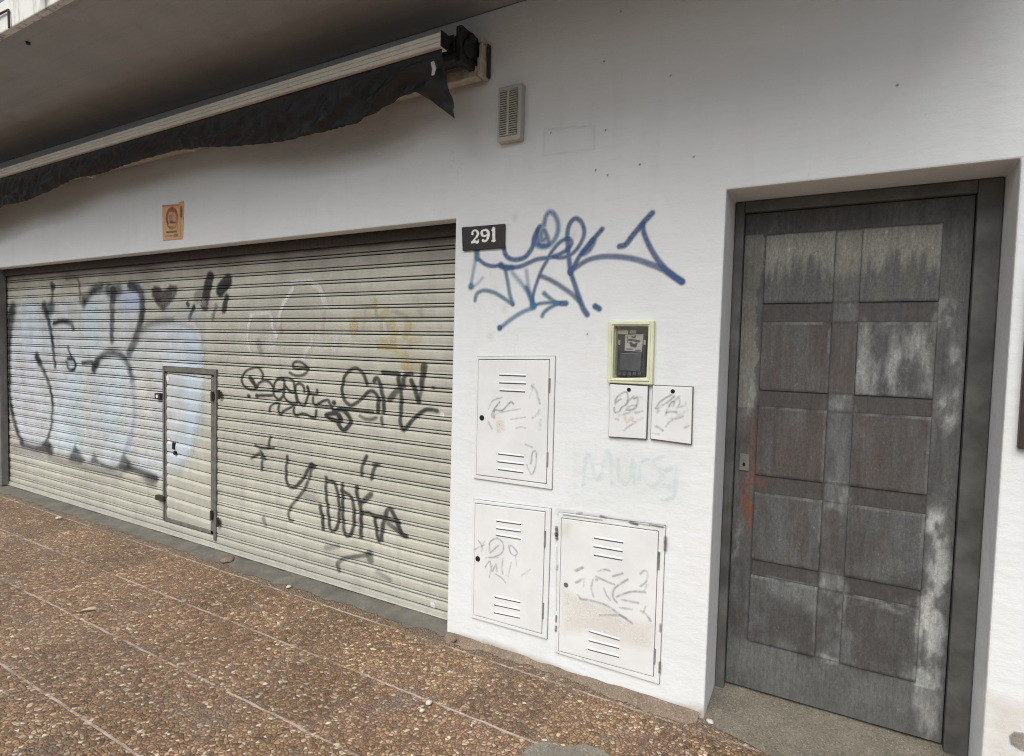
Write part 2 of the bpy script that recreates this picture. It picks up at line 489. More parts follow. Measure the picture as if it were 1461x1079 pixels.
def fbm(x, z, scale, seed, octv=4):
    s = 0; a = 1; t = 0
    for k in range(octv):
        s = s + a * vnoise(x, z, scale * 2 ** k, seed + k); t += a; a *= 0.55
    return s / t


def catmull(pts, n=7):
    if len(pts) < 3: 
        return pts if len(pts) == 1 else [(pts[0][0] + (pts[1][0] - pts[0][0]) * k / 6, pts[0][1] + (pts[1][1] - pts[0][1]) * k / 6) for k in range(7)]
    P = [pts[0]] + list(pts) + [pts[-1]]; o = []
    for i in range(1, len(P) - 2):
        p0, p1, p2, p3 = P[i - 1], P[i], P[i + 1], P[i + 2]
        for k in range(n):
            t = k / n
            o.append(tuple(0.5 * (2 * p1[d] + (p2[d] - p0[d]) * t + (2 * p0[d] - 5 * p1[d] + 4 * p2[d] - p3[d]) * t * t + (3 * p1[d] - p0[d] - 3 * p2[d] + p3[d]) * t ** 3) for d in (0, 1)))
    o.append(pts[-1])
    return o


def S(pts, wd, col, a=1.0, soft=0.004, fm=None, Y=0.0, w2=None, curve=True, sx=1.0):
    """stroke: photo points -> wall plane"""
    if fm: pts = [fm(*p) for p in pts]
    if curve: pts = catmull(pts)
    q = np.array([xz(px, py, Y) for px, py in pts])
    wv = np.linspace(wd, w2 if w2 is not None else wd, len(q))
    return dict(k='s', q=q, w=wv, c=col, a=a, soft=soft, sx=sx)


def FILL(pts, col, a=1.0, soft=0.01, fm=None, Y=0.0, curve=False):
    if fm: pts = [fm(*p) for p in pts]
    if curve: pts = catmull(list(pts) + [pts[0]])
    return dict(k='f', q=np.array([xz(px, py, Y) for px, py in pts]), c=col, a=a, soft=soft)


def segdist(X, Z, a, b, sx=1.0):
    d = b - a; d = d * np.array([sx, 1]); L = d @ d
    ax = (X - a[0]) * sx; az_ = Z - a[1]
    t = np.clip((ax * d[0] + az_ * d[1]) / (L + 1e-12), 0, 1)
    return np.hypot(ax - t * d[0], az_ - t * d[1]), t


def raster(X, Z, layers, wear=0.25, seed=3, wsc=25):
    rgb = np.zeros(X.shape + (3,)); A = np.zeros(X.shape)
    wn = fbm(X, Z, wsc, seed, 3)
    for L in layers:
        q = L['q']; soft = L['soft']
        if L['k'] == 's':
            cov = np.zeros(X.shape)
            if len(q) == 1: q = np.vstack([q, q + 1e-5]); wv = np.array([L['w'][0]] * 2)
            else: wv = L['w']
            pad = wv.max() + soft * 2
            sx = L.get('sx', 1.0)
            for i in range(len(q) - 1):
                a, b = q[i], q[i + 1]
                ok = (X > min(a[0], b[0]) - pad / sx) & (X < max(a[0], b[0]) + pad / sx) & (Z > min(a[1], b[1]) - pad) & (Z < max(a[1], b[1]) + pad)
                if not ok.any(): continue
                d, t = segdist(X[ok], Z[ok], a, b, sx)
                wl = (wv[i] + (wv[i + 1] - wv[i]) * t) * 0.5
                c = np.clip((wl + soft - d) / (2 * soft), 0, 1); c = c * c * (3 - 2 * c)
                cov[ok] = np.maximum(cov[ok], c)
        else:
            ok = (X > q[:, 0].min() - soft * 2) & (X < q[:, 0].max() + soft * 2) & (Z > q[:, 1].min() - soft * 2) & (Z < q[:, 1].max() + soft * 2)
            cov = np.zeros(X.shape); x = X[ok]; z = Z[ok]
            if x.size == 0: continue
            ins = np.zeros(x.shape, bool); dm = np.full(x.shape, 9.0)
            for i in range(len(q)):
                a, b = q[i], q[(i + 1) % len(q)]
                if abs(a[1] - b[1]) > 1e-12:
                    cr = ((a[1] > z) != (b[1] > z)) & (x < (b[0] - a[0]) * (z - a[1]) / (b[1] - a[1]) + a[0])
                    ins ^= cr
                d, _ = segdist(x, z, a, b); dm = np.minimum(dm, d)
            sd_ = np.where(ins, dm, -dm)
            c = np.clip((sd_ + soft) / (2 * soft), 0, 1); cov[ok] = c * c * (3 - 2 * c)
        cov = cov * L['a'] * (1 - wear * np.clip(wn * 2 - 0.7, 0, 1))
        col = np.array(L['c'])
        rgb = rgb * (1 - cov[..., None]) + col * cov[..., None]
        A = A + cov * (1 - A)
    nz = A > 1e-4
    rgb[nz] /= A[nz][:, None]
    return rgb, A


def paint(name, parent, layers, step=0.004, yf=None, zrows=None, off=0.0015, label=None, wear=0.25, seed=3, wsc=25, pad=0.01, mat=None, xclip=None, skip=None):
    """a film of paint lying on the surface y = yf(x, z)"""
    lo = np.min([L['q'].min(0) - L['soft'] - (L['w'].max() / 2 / min(1, L.get('sx', 1)) if L['k'] == 's' else 0) for L in layers], 0) - pad
    hi = np.max([L['q'].max(0) + L['soft'] + (L['w'].max() / 2 / min(1, L.get('sx', 1)) if L['k'] == 's' else 0) for L in layers], 0) + pad
    if xclip: lo[0] = max(lo[0], xclip[0]); hi[0] = min(hi[0], xclip[1])
    stx, stz = step if isinstance(step, tuple) else (step, step)
    xs = np.arange(lo[0], hi[0] + stx, stx)
    if xclip: xs = np.clip(xs, *xclip); xs = np.unique(xs)
    zs = np.arange(lo[1], hi[1] + stz, stz) if zrows is None else zrows[(zrows > lo[1]) & (zrows < hi[1])]
    X, Z = np.meshgrid(xs, zs)
    rgb, A = raster(X, Z, layers, wear, seed, wsc)
    Y = (yf(X, Z) if yf else np.zeros(X.shape)) - off
    nz_, nx_ = X.shape
    keep = (A[:-1, :-1] > .015) | (A[1:, :-1] > .015) | (A[:-1, 1:] > .015) | (A[1:, 1:] > .015)
    if zrows is not None: keep &= ~skip_gap((X[:-1, :-1] + X[1:, 1:]) / 2, (Z[:-1, :-1] + Z[1:, 1:]) / 2)
    idx = np.arange(nz_ * nx_).reshape(nz_, nx_)
    fa = np.stack([idx[:-1, :-1][keep], idx[:-1, 1:][keep], idx[1:, 1:][keep], idx[1:, :-1][keep]], 1)
    used = np.unique(fa); rem = np.zeros(nz_ * nx_, int); rem[used] = np.arange(len(used))
    co = np.stack([X.ravel(), Y.ravel(), Z.ravel()], 1)[used]
    me = bpy.data.meshes.new(name)
    me.from_pydata(co.tolist(), [], rem[fa].tolist())
    at = me.color_attributes.new('paint', 'FLOAT_COLOR', 'POINT')
    at.data.foreach_set('color', np.concatenate([rgb.reshape(-1, 3)[used], A.ravel()[used][:, None]], 1).astype(np.float32).ravel())
    return finish(name, me, mat or M['paint'], parent, label=label)


# ================================================================== ground
def sheet(name, x0, x1, y0, y1, z, mat):
    bm = bmesh.new(); v = [bm.verts.new(c) for c in ((x0, y0, z), (x1, y0, z), (x1, y1, z), (x0, y1, z))]; bm.faces.new(v)
    o = build(name, bm, mat); o['kind'] = 'structure'; return o


sheet('road', -400, 400, -400, 400, -0.16, M['asphalt'])
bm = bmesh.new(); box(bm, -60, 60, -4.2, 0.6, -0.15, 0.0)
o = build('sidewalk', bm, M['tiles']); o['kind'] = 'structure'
bm = bmesh.new(); box(bm, -60, 60, -4.35, -4.203, -0.15, 0.004)
o = build('kerb', bm, M['kerb'], bevel=0.015); o['kind'] = 'structure'

# ================================================================== building
OX0, OX1 = -7.79, -1.862          # shutter opening
OZ = 2.277
DX0, DX1 = -0.481, 0.469          # door opening
bld = thing('building', (0, 0, 0), 'white plastered building front with deep grey overhang and two openings', 'building')

MX0, MX1, MZ0, MZ1 = -0.935, -0.772, 1.47, 1.70
_mq = [xz(*p) for p in ((878, 465.3), (927, 465.3), (924, 538.7), (876, 539.7))]
MX0 = min(p[0] for p in _mq) - 0.004; MX1 = max(p[0] for p in _mq) + 0.004
MZ0 = min(p[1] for p in _mq) - 0.004; MZ1 = max(p[1] for p in _mq) + 0.004


def wall_mesh():
    bm = bmesh.new()
    xs = [-14, OX0, OX1, MX0, MX1, DX0, DX1, 7.0]; zs = [-0.1, MZ0, MZ1, OZ, 3.31]
    holes = lambda x, z: (OX0 < x < OX1 and z < OZ) or (DX0 < x < DX1 and z < OZ) or (MX0 < x < MX1 and MZ0 < z < MZ1)
    thick = lambda x, z: 0.09 if OX0 < x < OX1 else 0.3
    V = {}
    def vt(x, y, z):
        k = (round(x, 5), round(y, 5), round(z, 5))
        if k not in V: V[k] = bm.verts.new(k)
        return V[k]
    T = 0.30
    nx, nz = len(xs) - 1, len(zs) - 1
    solid = lambda i, j: 0 <= i < nx and 0 <= j < nz and not holes((xs[i] + xs[i + 1]) / 2, (zs[j] + zs[j + 1]) / 2)
    for i in range(nx):
        for j in range(nz):
            if not solid(i, j): continue
            x0, x1, z0, z1 = xs[i], xs[i + 1], zs[j], zs[j + 1]
            T = 0.093 if (x0 >= OX0 and x1 <= OX1) else 0.30
            bm.faces.new((vt(x0, 0, z0), vt(x1, 0, z0), vt(x1, 0, z1), vt(x0, 0, z1)))
            bm.faces.new((vt(x0, T, z1), vt(x1, T, z1), vt(x1, T, z0), vt(x0, T, z0)))
            for di, dj, q in ((-1, 0, ((x0, 0, z0), (x0, 0, z1), (x0, T, z1), (x0, T, z0))), (1, 0, ((x1, 0, z1), (x1, 0, z0), (x1, T, z0), (x1, T, z1))),
                              (0, -1, ((x1, 0, z0), (x0, 0, z0), (x0, T, z0), (x1, T, z0))), (0, 1, ((x0, 0, z1), (x1, 0, z1), (x1, T, z1), (x0, T, z1)))):
                if not solid(i + di, j + dj):
                    bm.faces.new([vt(*c) for c in q])
    bmesh.ops.dissolve_limit(bm, angle_limit=0.01, verts=bm.verts[:], edges=bm.edges[:])
    bmesh.ops.triangulate(bm, faces=[f for f in bm.faces if len(f.verts) > 4])
    return bm


wall = build('wall', wall_mesh(), M['wall'], bld, bevel=0.007)
# interior darkness: a back wall well behind the shutter and door
bm = bmesh.new(); box(bm, -14, 7, 0.62, 0.8, -0.1, 3.31)
build('back_wall', bm, M['soffit'], bld)

# overhang: slab with a stained fascia and a drip lip
bm = bmesh.new()
box(bm, -16, 0.6, -1.084, 0.8, 3.312, 3.46)
ov = build('overhang', bm, M['soffit'], bld)
bm = bmesh.new(); box(bm, -16, 0.6, -1.125, -1.086, 3.268, 3.435)
build('fascia', bm, M['fascia'], ov, bevel=0.006)
bm = bmesh.new(); pz = onZ(40, 60, 3.312); disc(bm, 0, 0, 0.012, 0, 0.012)
for v in bm.verts: v.co = Vector((pz[0] + v.co.x, pz[1] + v.co.z, 3.310 - v.co.y))
build('hook_plate', bm, M['rust'], ov)
# small bracket frame on the fascia edge
bm = bmesh.new()
f0 = onY(13, 40, -1.135); f1 = onY(12, 14, -1.135); f2 = onY(0, 20, -1.135)
tube(bm, [f0, f1, f2, (f2[0] - 0.3, -1.135, f2[2] - 0.02)], 0.006, 6)
build('fascia_bracket', bm, M['rust'], ov)


def wavy_slab(name, x0, x1, yfront, yback, zf, zb, mat, parent, amp=0.02, seed=1, n=120, ny=8, zend=0.003, crown=0.35):
    """thin mortar bed whose outer edge wanders"""
    xs = np.linspace(x0, x1, n); fr = np.array([yfront(x) for x in xs]) + (fbm(xs, xs * 0, 9, seed, 5) - 0.5) * amp * 2
    bm = bmesh.new(); rows = []
    for i, x in enumerate(xs):
        row = []
        for j in range(ny + 1):
            t = j / ny
            y = fr[i] + (yback - fr[i]) * t
            z = zend + (zf - zend) * min(1, t / crown) if t < crown else zf + (zb - zf) * (t - crown) / (1 - crown)
            z += (vnoise(np.array([x]), np.array([y]), 14, seed)[0] - 0.5) * 0.008 * (0.3 + min(1, t * 3))
            row.append(bm.verts.new((x, y, max(z, 0.0015 if t == 0 else 0.003))))
        rows.append(row)
    for a, b in zip(rows, rows[1:]):
        for j in range(ny): bm.faces.new((a[j], b[j], b[j + 1], a[j + 1]))
    return build(name, bm, mat, parent, smooth=True)


wavy_slab('shutter_sill', OX0, OX1 + 0.002, lambda x: -0.03, 0.30, 0.018, 0.020, M['sill'], bld, 0.05, 5, 420, zend=0.002)
wavy_slab('mortar_fillet', OX1 + .003, DX0 - 0.02, lambda x: -0.035 - 0.03 * math.exp(-((x + 0.8) / 0.35) ** 2), 0.02, 0.016, 0.03, M['dirt'], bld, 0.055, 9, 240, zend=0.001)
wavy_slab('doorstep', DX0 + 0.001, DX1 - 0.001, lambda x: -0.03 - 0.30 * max(0, (x + 0.44)), 0.30, 0.020, 0.052, M['step'], bld, 0.015, 4, 60, ny=16)
wavy_slab('cement_apron', DX1 - 0.004, 3.0, lambda x: -0.30, 0.02, 0.018, 0.022, M['step'], bld, 0.02, 14, 60)

# grey cement repair on the pavement
bm = bmesh.new()
pp_ = [onZ(*p, 0.004) for p in ((740, 1085), (752, 1068), (775, 1060), (800, 1066), (835, 1064), (862, 1074), (880, 1090), (905, 1120), (820, 1160), (745, 1120))]
top = [bm.verts.new(Vector(p) + Vector((0, 0, 0.004 + 0.002 * (i % 3)))) for i, p in enumerate(pp_)]
bot = [bm.verts.new((p[0] * 1.0, p[1], 0.0005)) for p in pp_]
bm.faces.new(top)
for i in range(len(top)): bm.faces.new((top[i], top[(i + 1) % len(top)], bot[(i + 1) % len(top)], bot[i]))
pt = build('cement_patch', bm, M['patch']); pt['kind'] = 'structure'

# --- blue tag on the wall
p8 = lambda x, y: (640 + x / 4.905, 280 + y / 4.905)
pR = lambda x, y: (780 + x / 5.677, 290 + y / 5.677)
BL = (0.026, 0.088, 0.235); BL2 = (0.06, 0.18, 0.36); BLT = (0.035, 0.16, 0.27); BG = (0.06, 0.11, 0.22)
wb = 0.030
LB = [
    S([(200, 372), (198, 400), (200, 435)], .042, BLT, .9, .010, p8),
    S([(215, 445), (260, 478), (320, 490), (370, 478)], .026, BL, .85, .007, p8),
    S([(370, 492), (430, 500), (500, 492), (560, 468), (620, 442), (700, 430), (780, 405), (840, 365), (862, 325), (842, 298), (785, 318), (725, 385), (690, 450), (650, 520), (620, 600), (595, 680), (588, 765)], .030, BL, .8, .007, p8, w2=.022),
    S([(365, 482), (400, 500), (440, 500)], .040, BL, .7, .010, p8),
    S([(390, 362), (395, 398), (420, 432), (470, 445), (530, 430), (560, 400), (590, 350), (600, 290), (625, 235), (640, 212)], .032, BL, .85, .007, p8),
    S([(610, 290), (605, 330), (650, 355), (710, 340), (755, 280), (768, 205), (745, 135), (708, 112), (680, 145), (668, 200)], .030, BL2, .75, .010, p8),
    S([(625, 240), (635, 330), (680, 345), (700, 320), (670, 240), (650, 260), (655, 310), (690, 290)], .030, BL, .7, .010, p8),
    S([(190, 440), (175, 520), (160, 600), (155, 635)], .024, BL2, .5, .010, p8), S([(158, 632)], .045, BLT, .8, .012, p8), S([(160, 640), (205, 610), (240, 570)], .018, BL2, .35, .010, p8),
    S([(186, 730), (200, 682), (250, 660), (320, 675), (380, 710), (448, 757)], .026, BLT, .75, .008, p8),
    S([(398, 520), (415, 600), (430, 690), (452, 757)], .026, BLT, .75, .008, p8),
    S([(450, 540), (510, 610), (560, 680), (592, 760)], .028, BL2, .5, .012, p8), S([(545, 520), (555, 600), (570, 680), (592, 765)], .024, BL2, .45, .012, p8),
    S([(545, 640), (575, 710), (592, 765)], .030, BL, .6, .010, p8), S([(592, 765)], .045, BL2, .7, .014, p8),
    S([(590, 770), (640, 752), (700, 745), (772, 745)], .022, BLT, .8, .007, p8), S([(670, 680), (710, 715), (765, 748)], .030, BLT, .75, .008, p8, w2=.02),
    S([(770, 752), (710, 780), (670, 812), (655, 840)], .024, BLT, .8, .008, p8), S([(790, 750), (822, 750)], .036, BL, .9, .006, p8),
    S([(600, 780), (520, 810), (440, 860), (390, 900), (358, 925)], .028, BL2, .7, .009, p8), S([(358, 922)], .040, BL, .85, .006, p8),
    S([(650, 560), (720, 590), (800, 640), (870, 690), (912, 732)], .030, BG, .75, .008, p8),
    S([(855, 540), (845, 450), (835, 350), (832, 260), (852, 188), (890, 157), (930, 182), (950, 250), (930, 320), (890, 380), (840, 418), (780, 432), (735, 425)], .034, BL, .82, .007, p8, w2=.022),
    S([(850, 520), (880, 610), (910, 700), (940, 780), (970, 828)], .030, BL, .85, .007, p8, w2=.036),
    S([(215, 530), (260, 440), (320, 360), (380, 290), (450, 210)], .030, BL, .85, .007, pR), S([(300, 400), (340, 370), (375, 310)], .045, BL, .75, .010, pR),
    S([(185, 560), (260, 505), (340, 458), (440, 435), (540, 432), (640, 440), (740, 460), (840, 495), (930, 530), (1010, 580), (1095, 638)], .030, (.06, .10, .24), .75, .007, pR, w2=.038),
    S([(590, 350), (640, 335), (690, 270), (740, 210), (790, 150), (855, 80)], .034, BL, .85, .006, pR),
    S([(780, 170), (785, 230), (810, 300), (850, 380), (900, 460), (960, 530), (1030, 590), (1095, 635)], .028, BL, .85, .006, pR, w2=.036),
    S([(393, 835), (425, 855)], .036, BL, .95, .006, pR),
]
for L in LB: L['w'] = L['w'] * .75; L['a'] *= .86
paint('graffiti_tag', bld, LB, .004, label='blue looping spray-paint tag on the white wall', wear=.08)

FS = [S(p, .016, (.58, .72, .73), .22, .008) for p in ([(832, 692), (838, 648), (853, 684), (868, 642), (874, 692)], [(882, 655), (884, 685), (897, 688), (903, 655), (905, 690)], [(913, 690), (914, 662), (926, 655)], [(945, 652), (932, 660), (944, 676), (934, 694), (924, 690)], [(962, 668), (950, 672), (948, 692), (962, 690), (964, 665), (962, 706), (945, 714)])]
FS.append(FILL([(815, 635), (860, 640), (975, 655), (975, 720), (860, 726), (812, 712)], (.66, .75, .72), .10, .06))
paint('graffiti_ghost', bld, FS, .004, label='very faint pale cyan lettering under the small boxes', wear=.6, wsc=40)

# small stains, nail holes, chipped plaster on the wall
DK = (0.10, 0.09, 0.08)
LS = [S([p], .008, DK, .85, .003) for p in ((867, 250), (913, 235), (990, 224), (850, 243), (864, 186), (886, 17), (838, 477), (957, 108), (1280, 122), (862, 88), (516 + 270, 190))]
NH = len(LS)
LS += [FILL([(1440, 1050), (1447, 1044), (1461, 1046), (1475, 1050), (1475, 1078), (1455, 1070), (1442, 1062)], (.36, .33, .28), .95, .004)]
LS += [S([(778, 185), (848, 180), (848, 212)], .006, (.5, .5, .49), .22, .006, curve=False), S([(777, 188), (776, 222), (848, 213)], .006, (.55, .55, .54), .15, .006, curve=False)]
LS += [FILL([(640, 915), (645, 905), (700, 918), (760, 940), (800, 955), (850, 978), (900, 990), (960, 1006), (1004, 1012), (1005, 1026), (900, 1000), (800, 975), (700, 945)], (.40, .31, .22), .75, .035)]
LS += [FILL([(1408, 990), (1440, 1000), (1470, 1010), (1470, 1120), (1400, 1110)], (.72, .63, .52), .35, .05)]
LS += [S([p], .03, (.78, .55, .42), .25, .02) for p in ((720, 440), (735, 310), (820, 335), (700, 480))]
LS += [FILL([(795, 726), (880, 738), (950, 748), (952, 753), (880, 745), (795, 735)], (.25, .22, .18), .25, .008)]
for i, L in enumerate(LS):
    paint('nail_hole' if i < NH else 'plaster_chip' if i == NH else 'wall_stain', bld, [L], .004 if i <= NH else .008, wear=.5, seed=40 + i)

# ================================================================== roller shutter
SY = 0.13
P = 0.08127
ZT = 2.1692
PROF = [(0.0, 0.0), (0.0004, .014), (0.0070, .014), (.0075, .001), (.0135, -.001), (.0196, .001), (.0201, .014), (.0267, .014), (.0272, .000), (.040, -.0035), (.058, -.0035), (.074, -.001)]
PU = np.array([p[0] for p in PROF] + [P]); PYv = np.array([p[1] for p in PROF] + [0.0])


def in_slot(z):
    u = np.mod(ZT - z, P)
    return ((u > .0004) & (u < .0070)) | ((u > .0201) & (u < .0267))


def dent(X, Z):
    d = (fbm(X, Z * .6, 1.3, 61, 3) - .5) * .014
    k = np.floor((ZT - Z) / P)
    d = d + (vnoise(X * 1.0, k * 7.3, .9, 66) - .5) * .006
    for x, z, r, a in ((-2.6, .35, .16, .012), (-3.4, .8, .12, .009), (-2.2, 1.2, .10, .007), (-5.6, .45, .25, .012), (-6.6, 1.0, .2, .010)):
        d = d + a * np.exp(-((X - x) ** 2 + (Z - z) ** 2) / r ** 2)
    return np.clip(d, -.006, .02)


def slat_y(z, x=None):
    u = np.mod(ZT - z, P)
    y = SY + np.interp(u, PU, PYv)
    return y if x is None else y + dent(x, z)


ZROWS = np.unique(np.concatenate([ZT - k * P - PU[:-1] for k in range(-3, 26)]))
ZROWS = ZROWS[(ZROWS > 0.055) & (ZROWS < 2.40)]
ZPAINT = np.unique(np.array([ZT - k * P - u for k in range(-3, 26) for u in (list(PU[:-1]) + [.0175, .0095, .034, .046, .052, .064, .069])]))
ZPAINT = ZPAINT[(ZPAINT > 0.055) & (ZPAINT < 2.40)]

shut = thing('roller_shutter', (-4.8, SY, 0.02), 'cream steel roller shutter covered in graffiti with a small wicket door', 'shutter')


def shutter_mesh():
    xs = np.unique(np.concatenate([np.linspace(OX0 + 0.05, OX1 + 0.06, 260), [-4.781, -4.139]]))
    X, Z = np.meshgrid(xs, ZROWS)
    Y = slat_y(Z, X)
    nz, nx = X.shape; idx = np.arange(nz * nx).reshape(nz, nx)
    zc = (Z[:-1, :-1] + Z[1:, :-1]) / 2; xc = (X[:-1, :-1] + X[:-1, 1:]) / 2
    kp = ~in_slot(zc) & ~((xc > -4.781) & (xc < -4.139) & (zc > .135) & (zc < 1.345))      # open interlock gaps between the slats
    fa = np.stack([idx[:-1, :-1][kp], idx[:-1, 1:][kp], idx[1:, 1:][kp], idx[1:, :-1][kp]], 1)
    me = bpy.data.meshes.new('slats'); me.from_pydata(np.stack([X.ravel(), Y.ravel(), Z.ravel()], 1).tolist(), [], fa.tolist())
    return me


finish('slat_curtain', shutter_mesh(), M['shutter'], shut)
bm = bmesh.new(); box(bm, OX0 + .05, OX1 + .06, SY - .012, SY + .012, .022, .056); box(bm, OX0 + .05, OX1 + .06, SY - .022, SY - .0125, .022, .030)
build('bottom_rail', bm, M['shutter'], shut, bevel=.003)
# side guide channels
bm = bmesh.new()
gx = xz(8.5, 600, .10)[0]
prism(bm, [(OX0 - .0 + .002, .02), (gx, .02), (gx, 2.27), (OX0 + .002, 2.27)], .055, .118)
build('guide_rail', bm, M['galv'], shut, bevel=.004)
bm = bmesh.new(); box(bm, OX1 + .012, OX1 + .06, .10, .118, .02, 2.27); build('guide_rail', bm, M['galv'], shut)
bm = bmesh.new(); box(bm, OX0 + .05, OX1 + .06, .098, .118, 2.212, 2.40); build('lintel_shade_strip', bm, M['rust'], shut, bevel=.003)  # dark strip added to stand in for the shade band under the lintel
# axle box above, in the dark behind the lintel
bm = bmesh.new(); tube(bm, [(OX0 + .05, .36, 2.62), (OX1, .36, 2.62)], .14, 16); build('roller_drum', bm, M['galv'], shut, smooth=False)

# wicket door: angle-iron frame, ribbed leaf, latch and hinges
wx0, wx1, wz0, wz1 = -4.806, -4.105, 0.092, 1.382
lb, rb_ = 0.050, 0.068
YB = SY - 0.016; YP = SY - 0.006
wk = build('wicket_frame', (lambda b: (box(b, wx0, wx0 + lb * .45, YB, SY + .02, wz0 + .03, wz1), box(b, wx0 + lb * .5, wx0 + lb, YB + .006, SY + .02, wz0 + .06, wz1 - .06),
                                    box(b, wx1 - rb_ * .42, wx1, YB, SY + .02, wz0 - .012, wz1), box(b, wx1 - rb_, wx1 - rb_ * .48, YB + .004, SY + .02, wz0 + .03, wz1 - .06), b)[-1])(bmesh.new()), M['bar'], shut, bevel=.002)
bm = bmesh.new(); box(bm, wx0 + lb * .46, wx1 - rb_ * .43, YB + .003, SY + .02, wz1 - .042, wz1 - .001)
build('wicket_rail', bm, M['barg'], shut, bevel=.002)
bm = bmesh.new(); box(bm, wx0 + lb * .46, wx1 - rb_ * .43, YB + .004, SY + .02, wz0 + .031, wz0 + .058)
build('wicket_rail', bm, M['barg'], shut, bevel=.002)
WP = 0.0905
WPU = np.array([0, .001, .007, .008, .03, .06, WP]); WPY = np.array([.0, .016, .016, .003, -.0055, -.004, .0])


def wick_y(x, z):
    u = np.mod(1.33 - 0.03 * (x - wx0) - z, WP)
    return YP + np.interp(u, WPU, WPY)


def wicket_mesh():
    x0, x1 = wx0 + lb, wx1 - rb_
    vs = []; fs = []; rows = []
    for k in range(-1, 16):
        for u in WPU[:-1]:
            rows.append((k, u))
    n = 0; rows_u = [u for _, u in rows]
    for (k, u) in rows:
        r = []
        for x in np.linspace(x0, x1, 8):
            z = 1.33 - 0.03 * (x - wx0) - k * WP - u
            z = min(max(z, wz0 + .05), wz1 - .05)
            vs.append((x, float(wick_y(np.array(x), np.array(z))), z)); r.append(n); n += 1
        rows[rows.index((k, u))] = r
    for a, b in zip(rows, rows[1:]):
        if abs(a[0] - b[0]) and rows_u[rows.index(a)] == WPU[1]: continue
        for i in range(7): fs.append((a[i], a[i + 1], b[i + 1], b[i]))
    me = bpy.data.meshes.new('wicket_leaf'); me.from_pydata(vs, [], fs); return me


wl = finish('wicket_door', wicket_mesh(), M['shutter'], shut, label='small ribbed access door set in the shutter')
bm = bmesh.new(); hx, hz = xz(252, 646, YP); disc(bm, hx, hz, .016, YP - .02, YP - .004); h2x, h2z = xz(250, 632, YP); box(bm, h2x - .02, h2x + .012, YP - .014, YP - .004, h2z - .05, h2z + .004)
build('latch_hole', bm, M['black'], wl)
bm = bmesh.new(); hx, hz = xz(230, 565.5, SY); box(bm, hx - .045, hx + .030, SY - .03, SY, hz - .026, hz + .026); 
lk = build('lock_box', bm, M['rust'], shut, bevel=.004)
bm = bmesh.new(); disc(bm, hx - .004, hz, .014, SY - .0335, SY - .0302); build('lock_cylinder', bm, M['cream'], lk)
bm = bmesh.new(); hx, hz = xz(233, 710, SY); box(bm, hx - .06, hx + .05, SY - .035, SY, hz - .022, hz + .02); build('latch_bolt', bm, M['rust'], shut, bevel=.005)
for px, py in ((303.5, 566), (313, 563), (302.5, 735), (311, 745)):
    bm = bmesh.new(); hx, hz = xz(px, py, SY - .02)
    tube(bm, [(hx, SY - .026, hz - .035), (hx, SY - .026, hz + .035)], .011, 8); box(bm, hx - .02, hx + .02, SY - .022, SY - .0165, hz - .02, hz + .02)
    build('hinge', bm, M['rust'], shut)


def skip_gap(X, Z):
    inw = (X > wx0 + lb) & (X < wx1 - rb_) & (Z > wz0 + .05) & (Z < wz1 - .05)
    onb = (X > wx0 - .006) & (X < wx1 + .006) & (Z > wz0 - .012) & (Z < wz1 + .005) & ~inw
    wu = np.mod(1.33 - 0.03 * (X - wx0) - Z, WP)
    return (in_slot(Z) & ~inw) | onb | (inw & (wu < .008))


def shut_y(X, Z):
    y = slat_y(Z, X)
    inw = (X > wx0 + lb) & (X < wx1 - rb_) & (Z > wz0 + .05) & (Z < wz1 - .05)
    y = np.where(inw, wick_y(X, Z), y)
    onb = (X > wx0 - .004) & (X < wx1 + .004) & (Z > wz0 - .01) & (Z < wz1 + .004) & ~inw
    return np.where(onb, YB, y)


# --- pale blue throw-up
pH = lambda x, y: (x / 3.27, 370 + y / 3.27)
pF = lambda x, y: (140 + x / 6.745, 380 + y / 6.745)
s_ = dict(Y=SY)
INK = (0.020, 0.020, 0.023); INKS = (0.08, 0.08, 0.085)
ST = (9e-3, 6e-3)
SQ = 0.55     # spray lines read narrower along the receding direction


def K(pts, wd, a=.8, soft=.02, fm=pH, col=INK, w2=None, sx=1.0): return S(pts, wd, col, min(1, a * 1.5), soft * .8, fm, SY, w2, sx=sx)


body = [(45, 300), (55, 230), (110, 205), (170, 200), (212, 235), (240, 205), (330, 180), (398, 200), (432, 155), (480, 133), (530, 150), (600, 125), (652, 150), (665, 230), (650, 330), (720, 300), (820, 288), (900, 312), (942, 370), (945, 470), (960, 560), (945, 660), (925, 760), (900, 900), (850, 945), (790, 965), (765, 1015), (720, 1012), (640, 990), (560, 965), (500, 977), (430, 960), (330, 905), (260, 910), (230, 870), (170, 868), (100, 840), (70, 760), (45, 640), (35, 450)]
PALE = (0.71, 0.76, 0.79)
LT = [FILL(body, PALE, .75, .05, pH, SY)]
LT += [K([(345, 520), (350, 620), (345, 720), (350, 860)], .20, .35, .12, col=(.48, .68, .71)), K([(420, 250), (430, 360)], .20, .45, .12, col=(.46, .64, .68)), K([(230, 250), (225, 420)], .16, .4, .1, col=(.48, .62, .68)),
       K([(890, 330), (900, 450), (890, 600), (905, 760), (830, 900)], .20, .45, .14, col=(.50, .64, .76)), K([(640, 180), (590, 190)], .2, .5, .1, col=(.45, .52, .74)), K([(480, 620), (500, 760)], .3, .35, .15, col=(.50, .60, .66)),
       K([(800, 560), (790, 680), (810, 930)], .2, .3, .15, col=(.66, .70, .74)), K([(720, 420), (700, 620), (690, 800)], .3, .2, .2, col=(.68, .68, .62))]
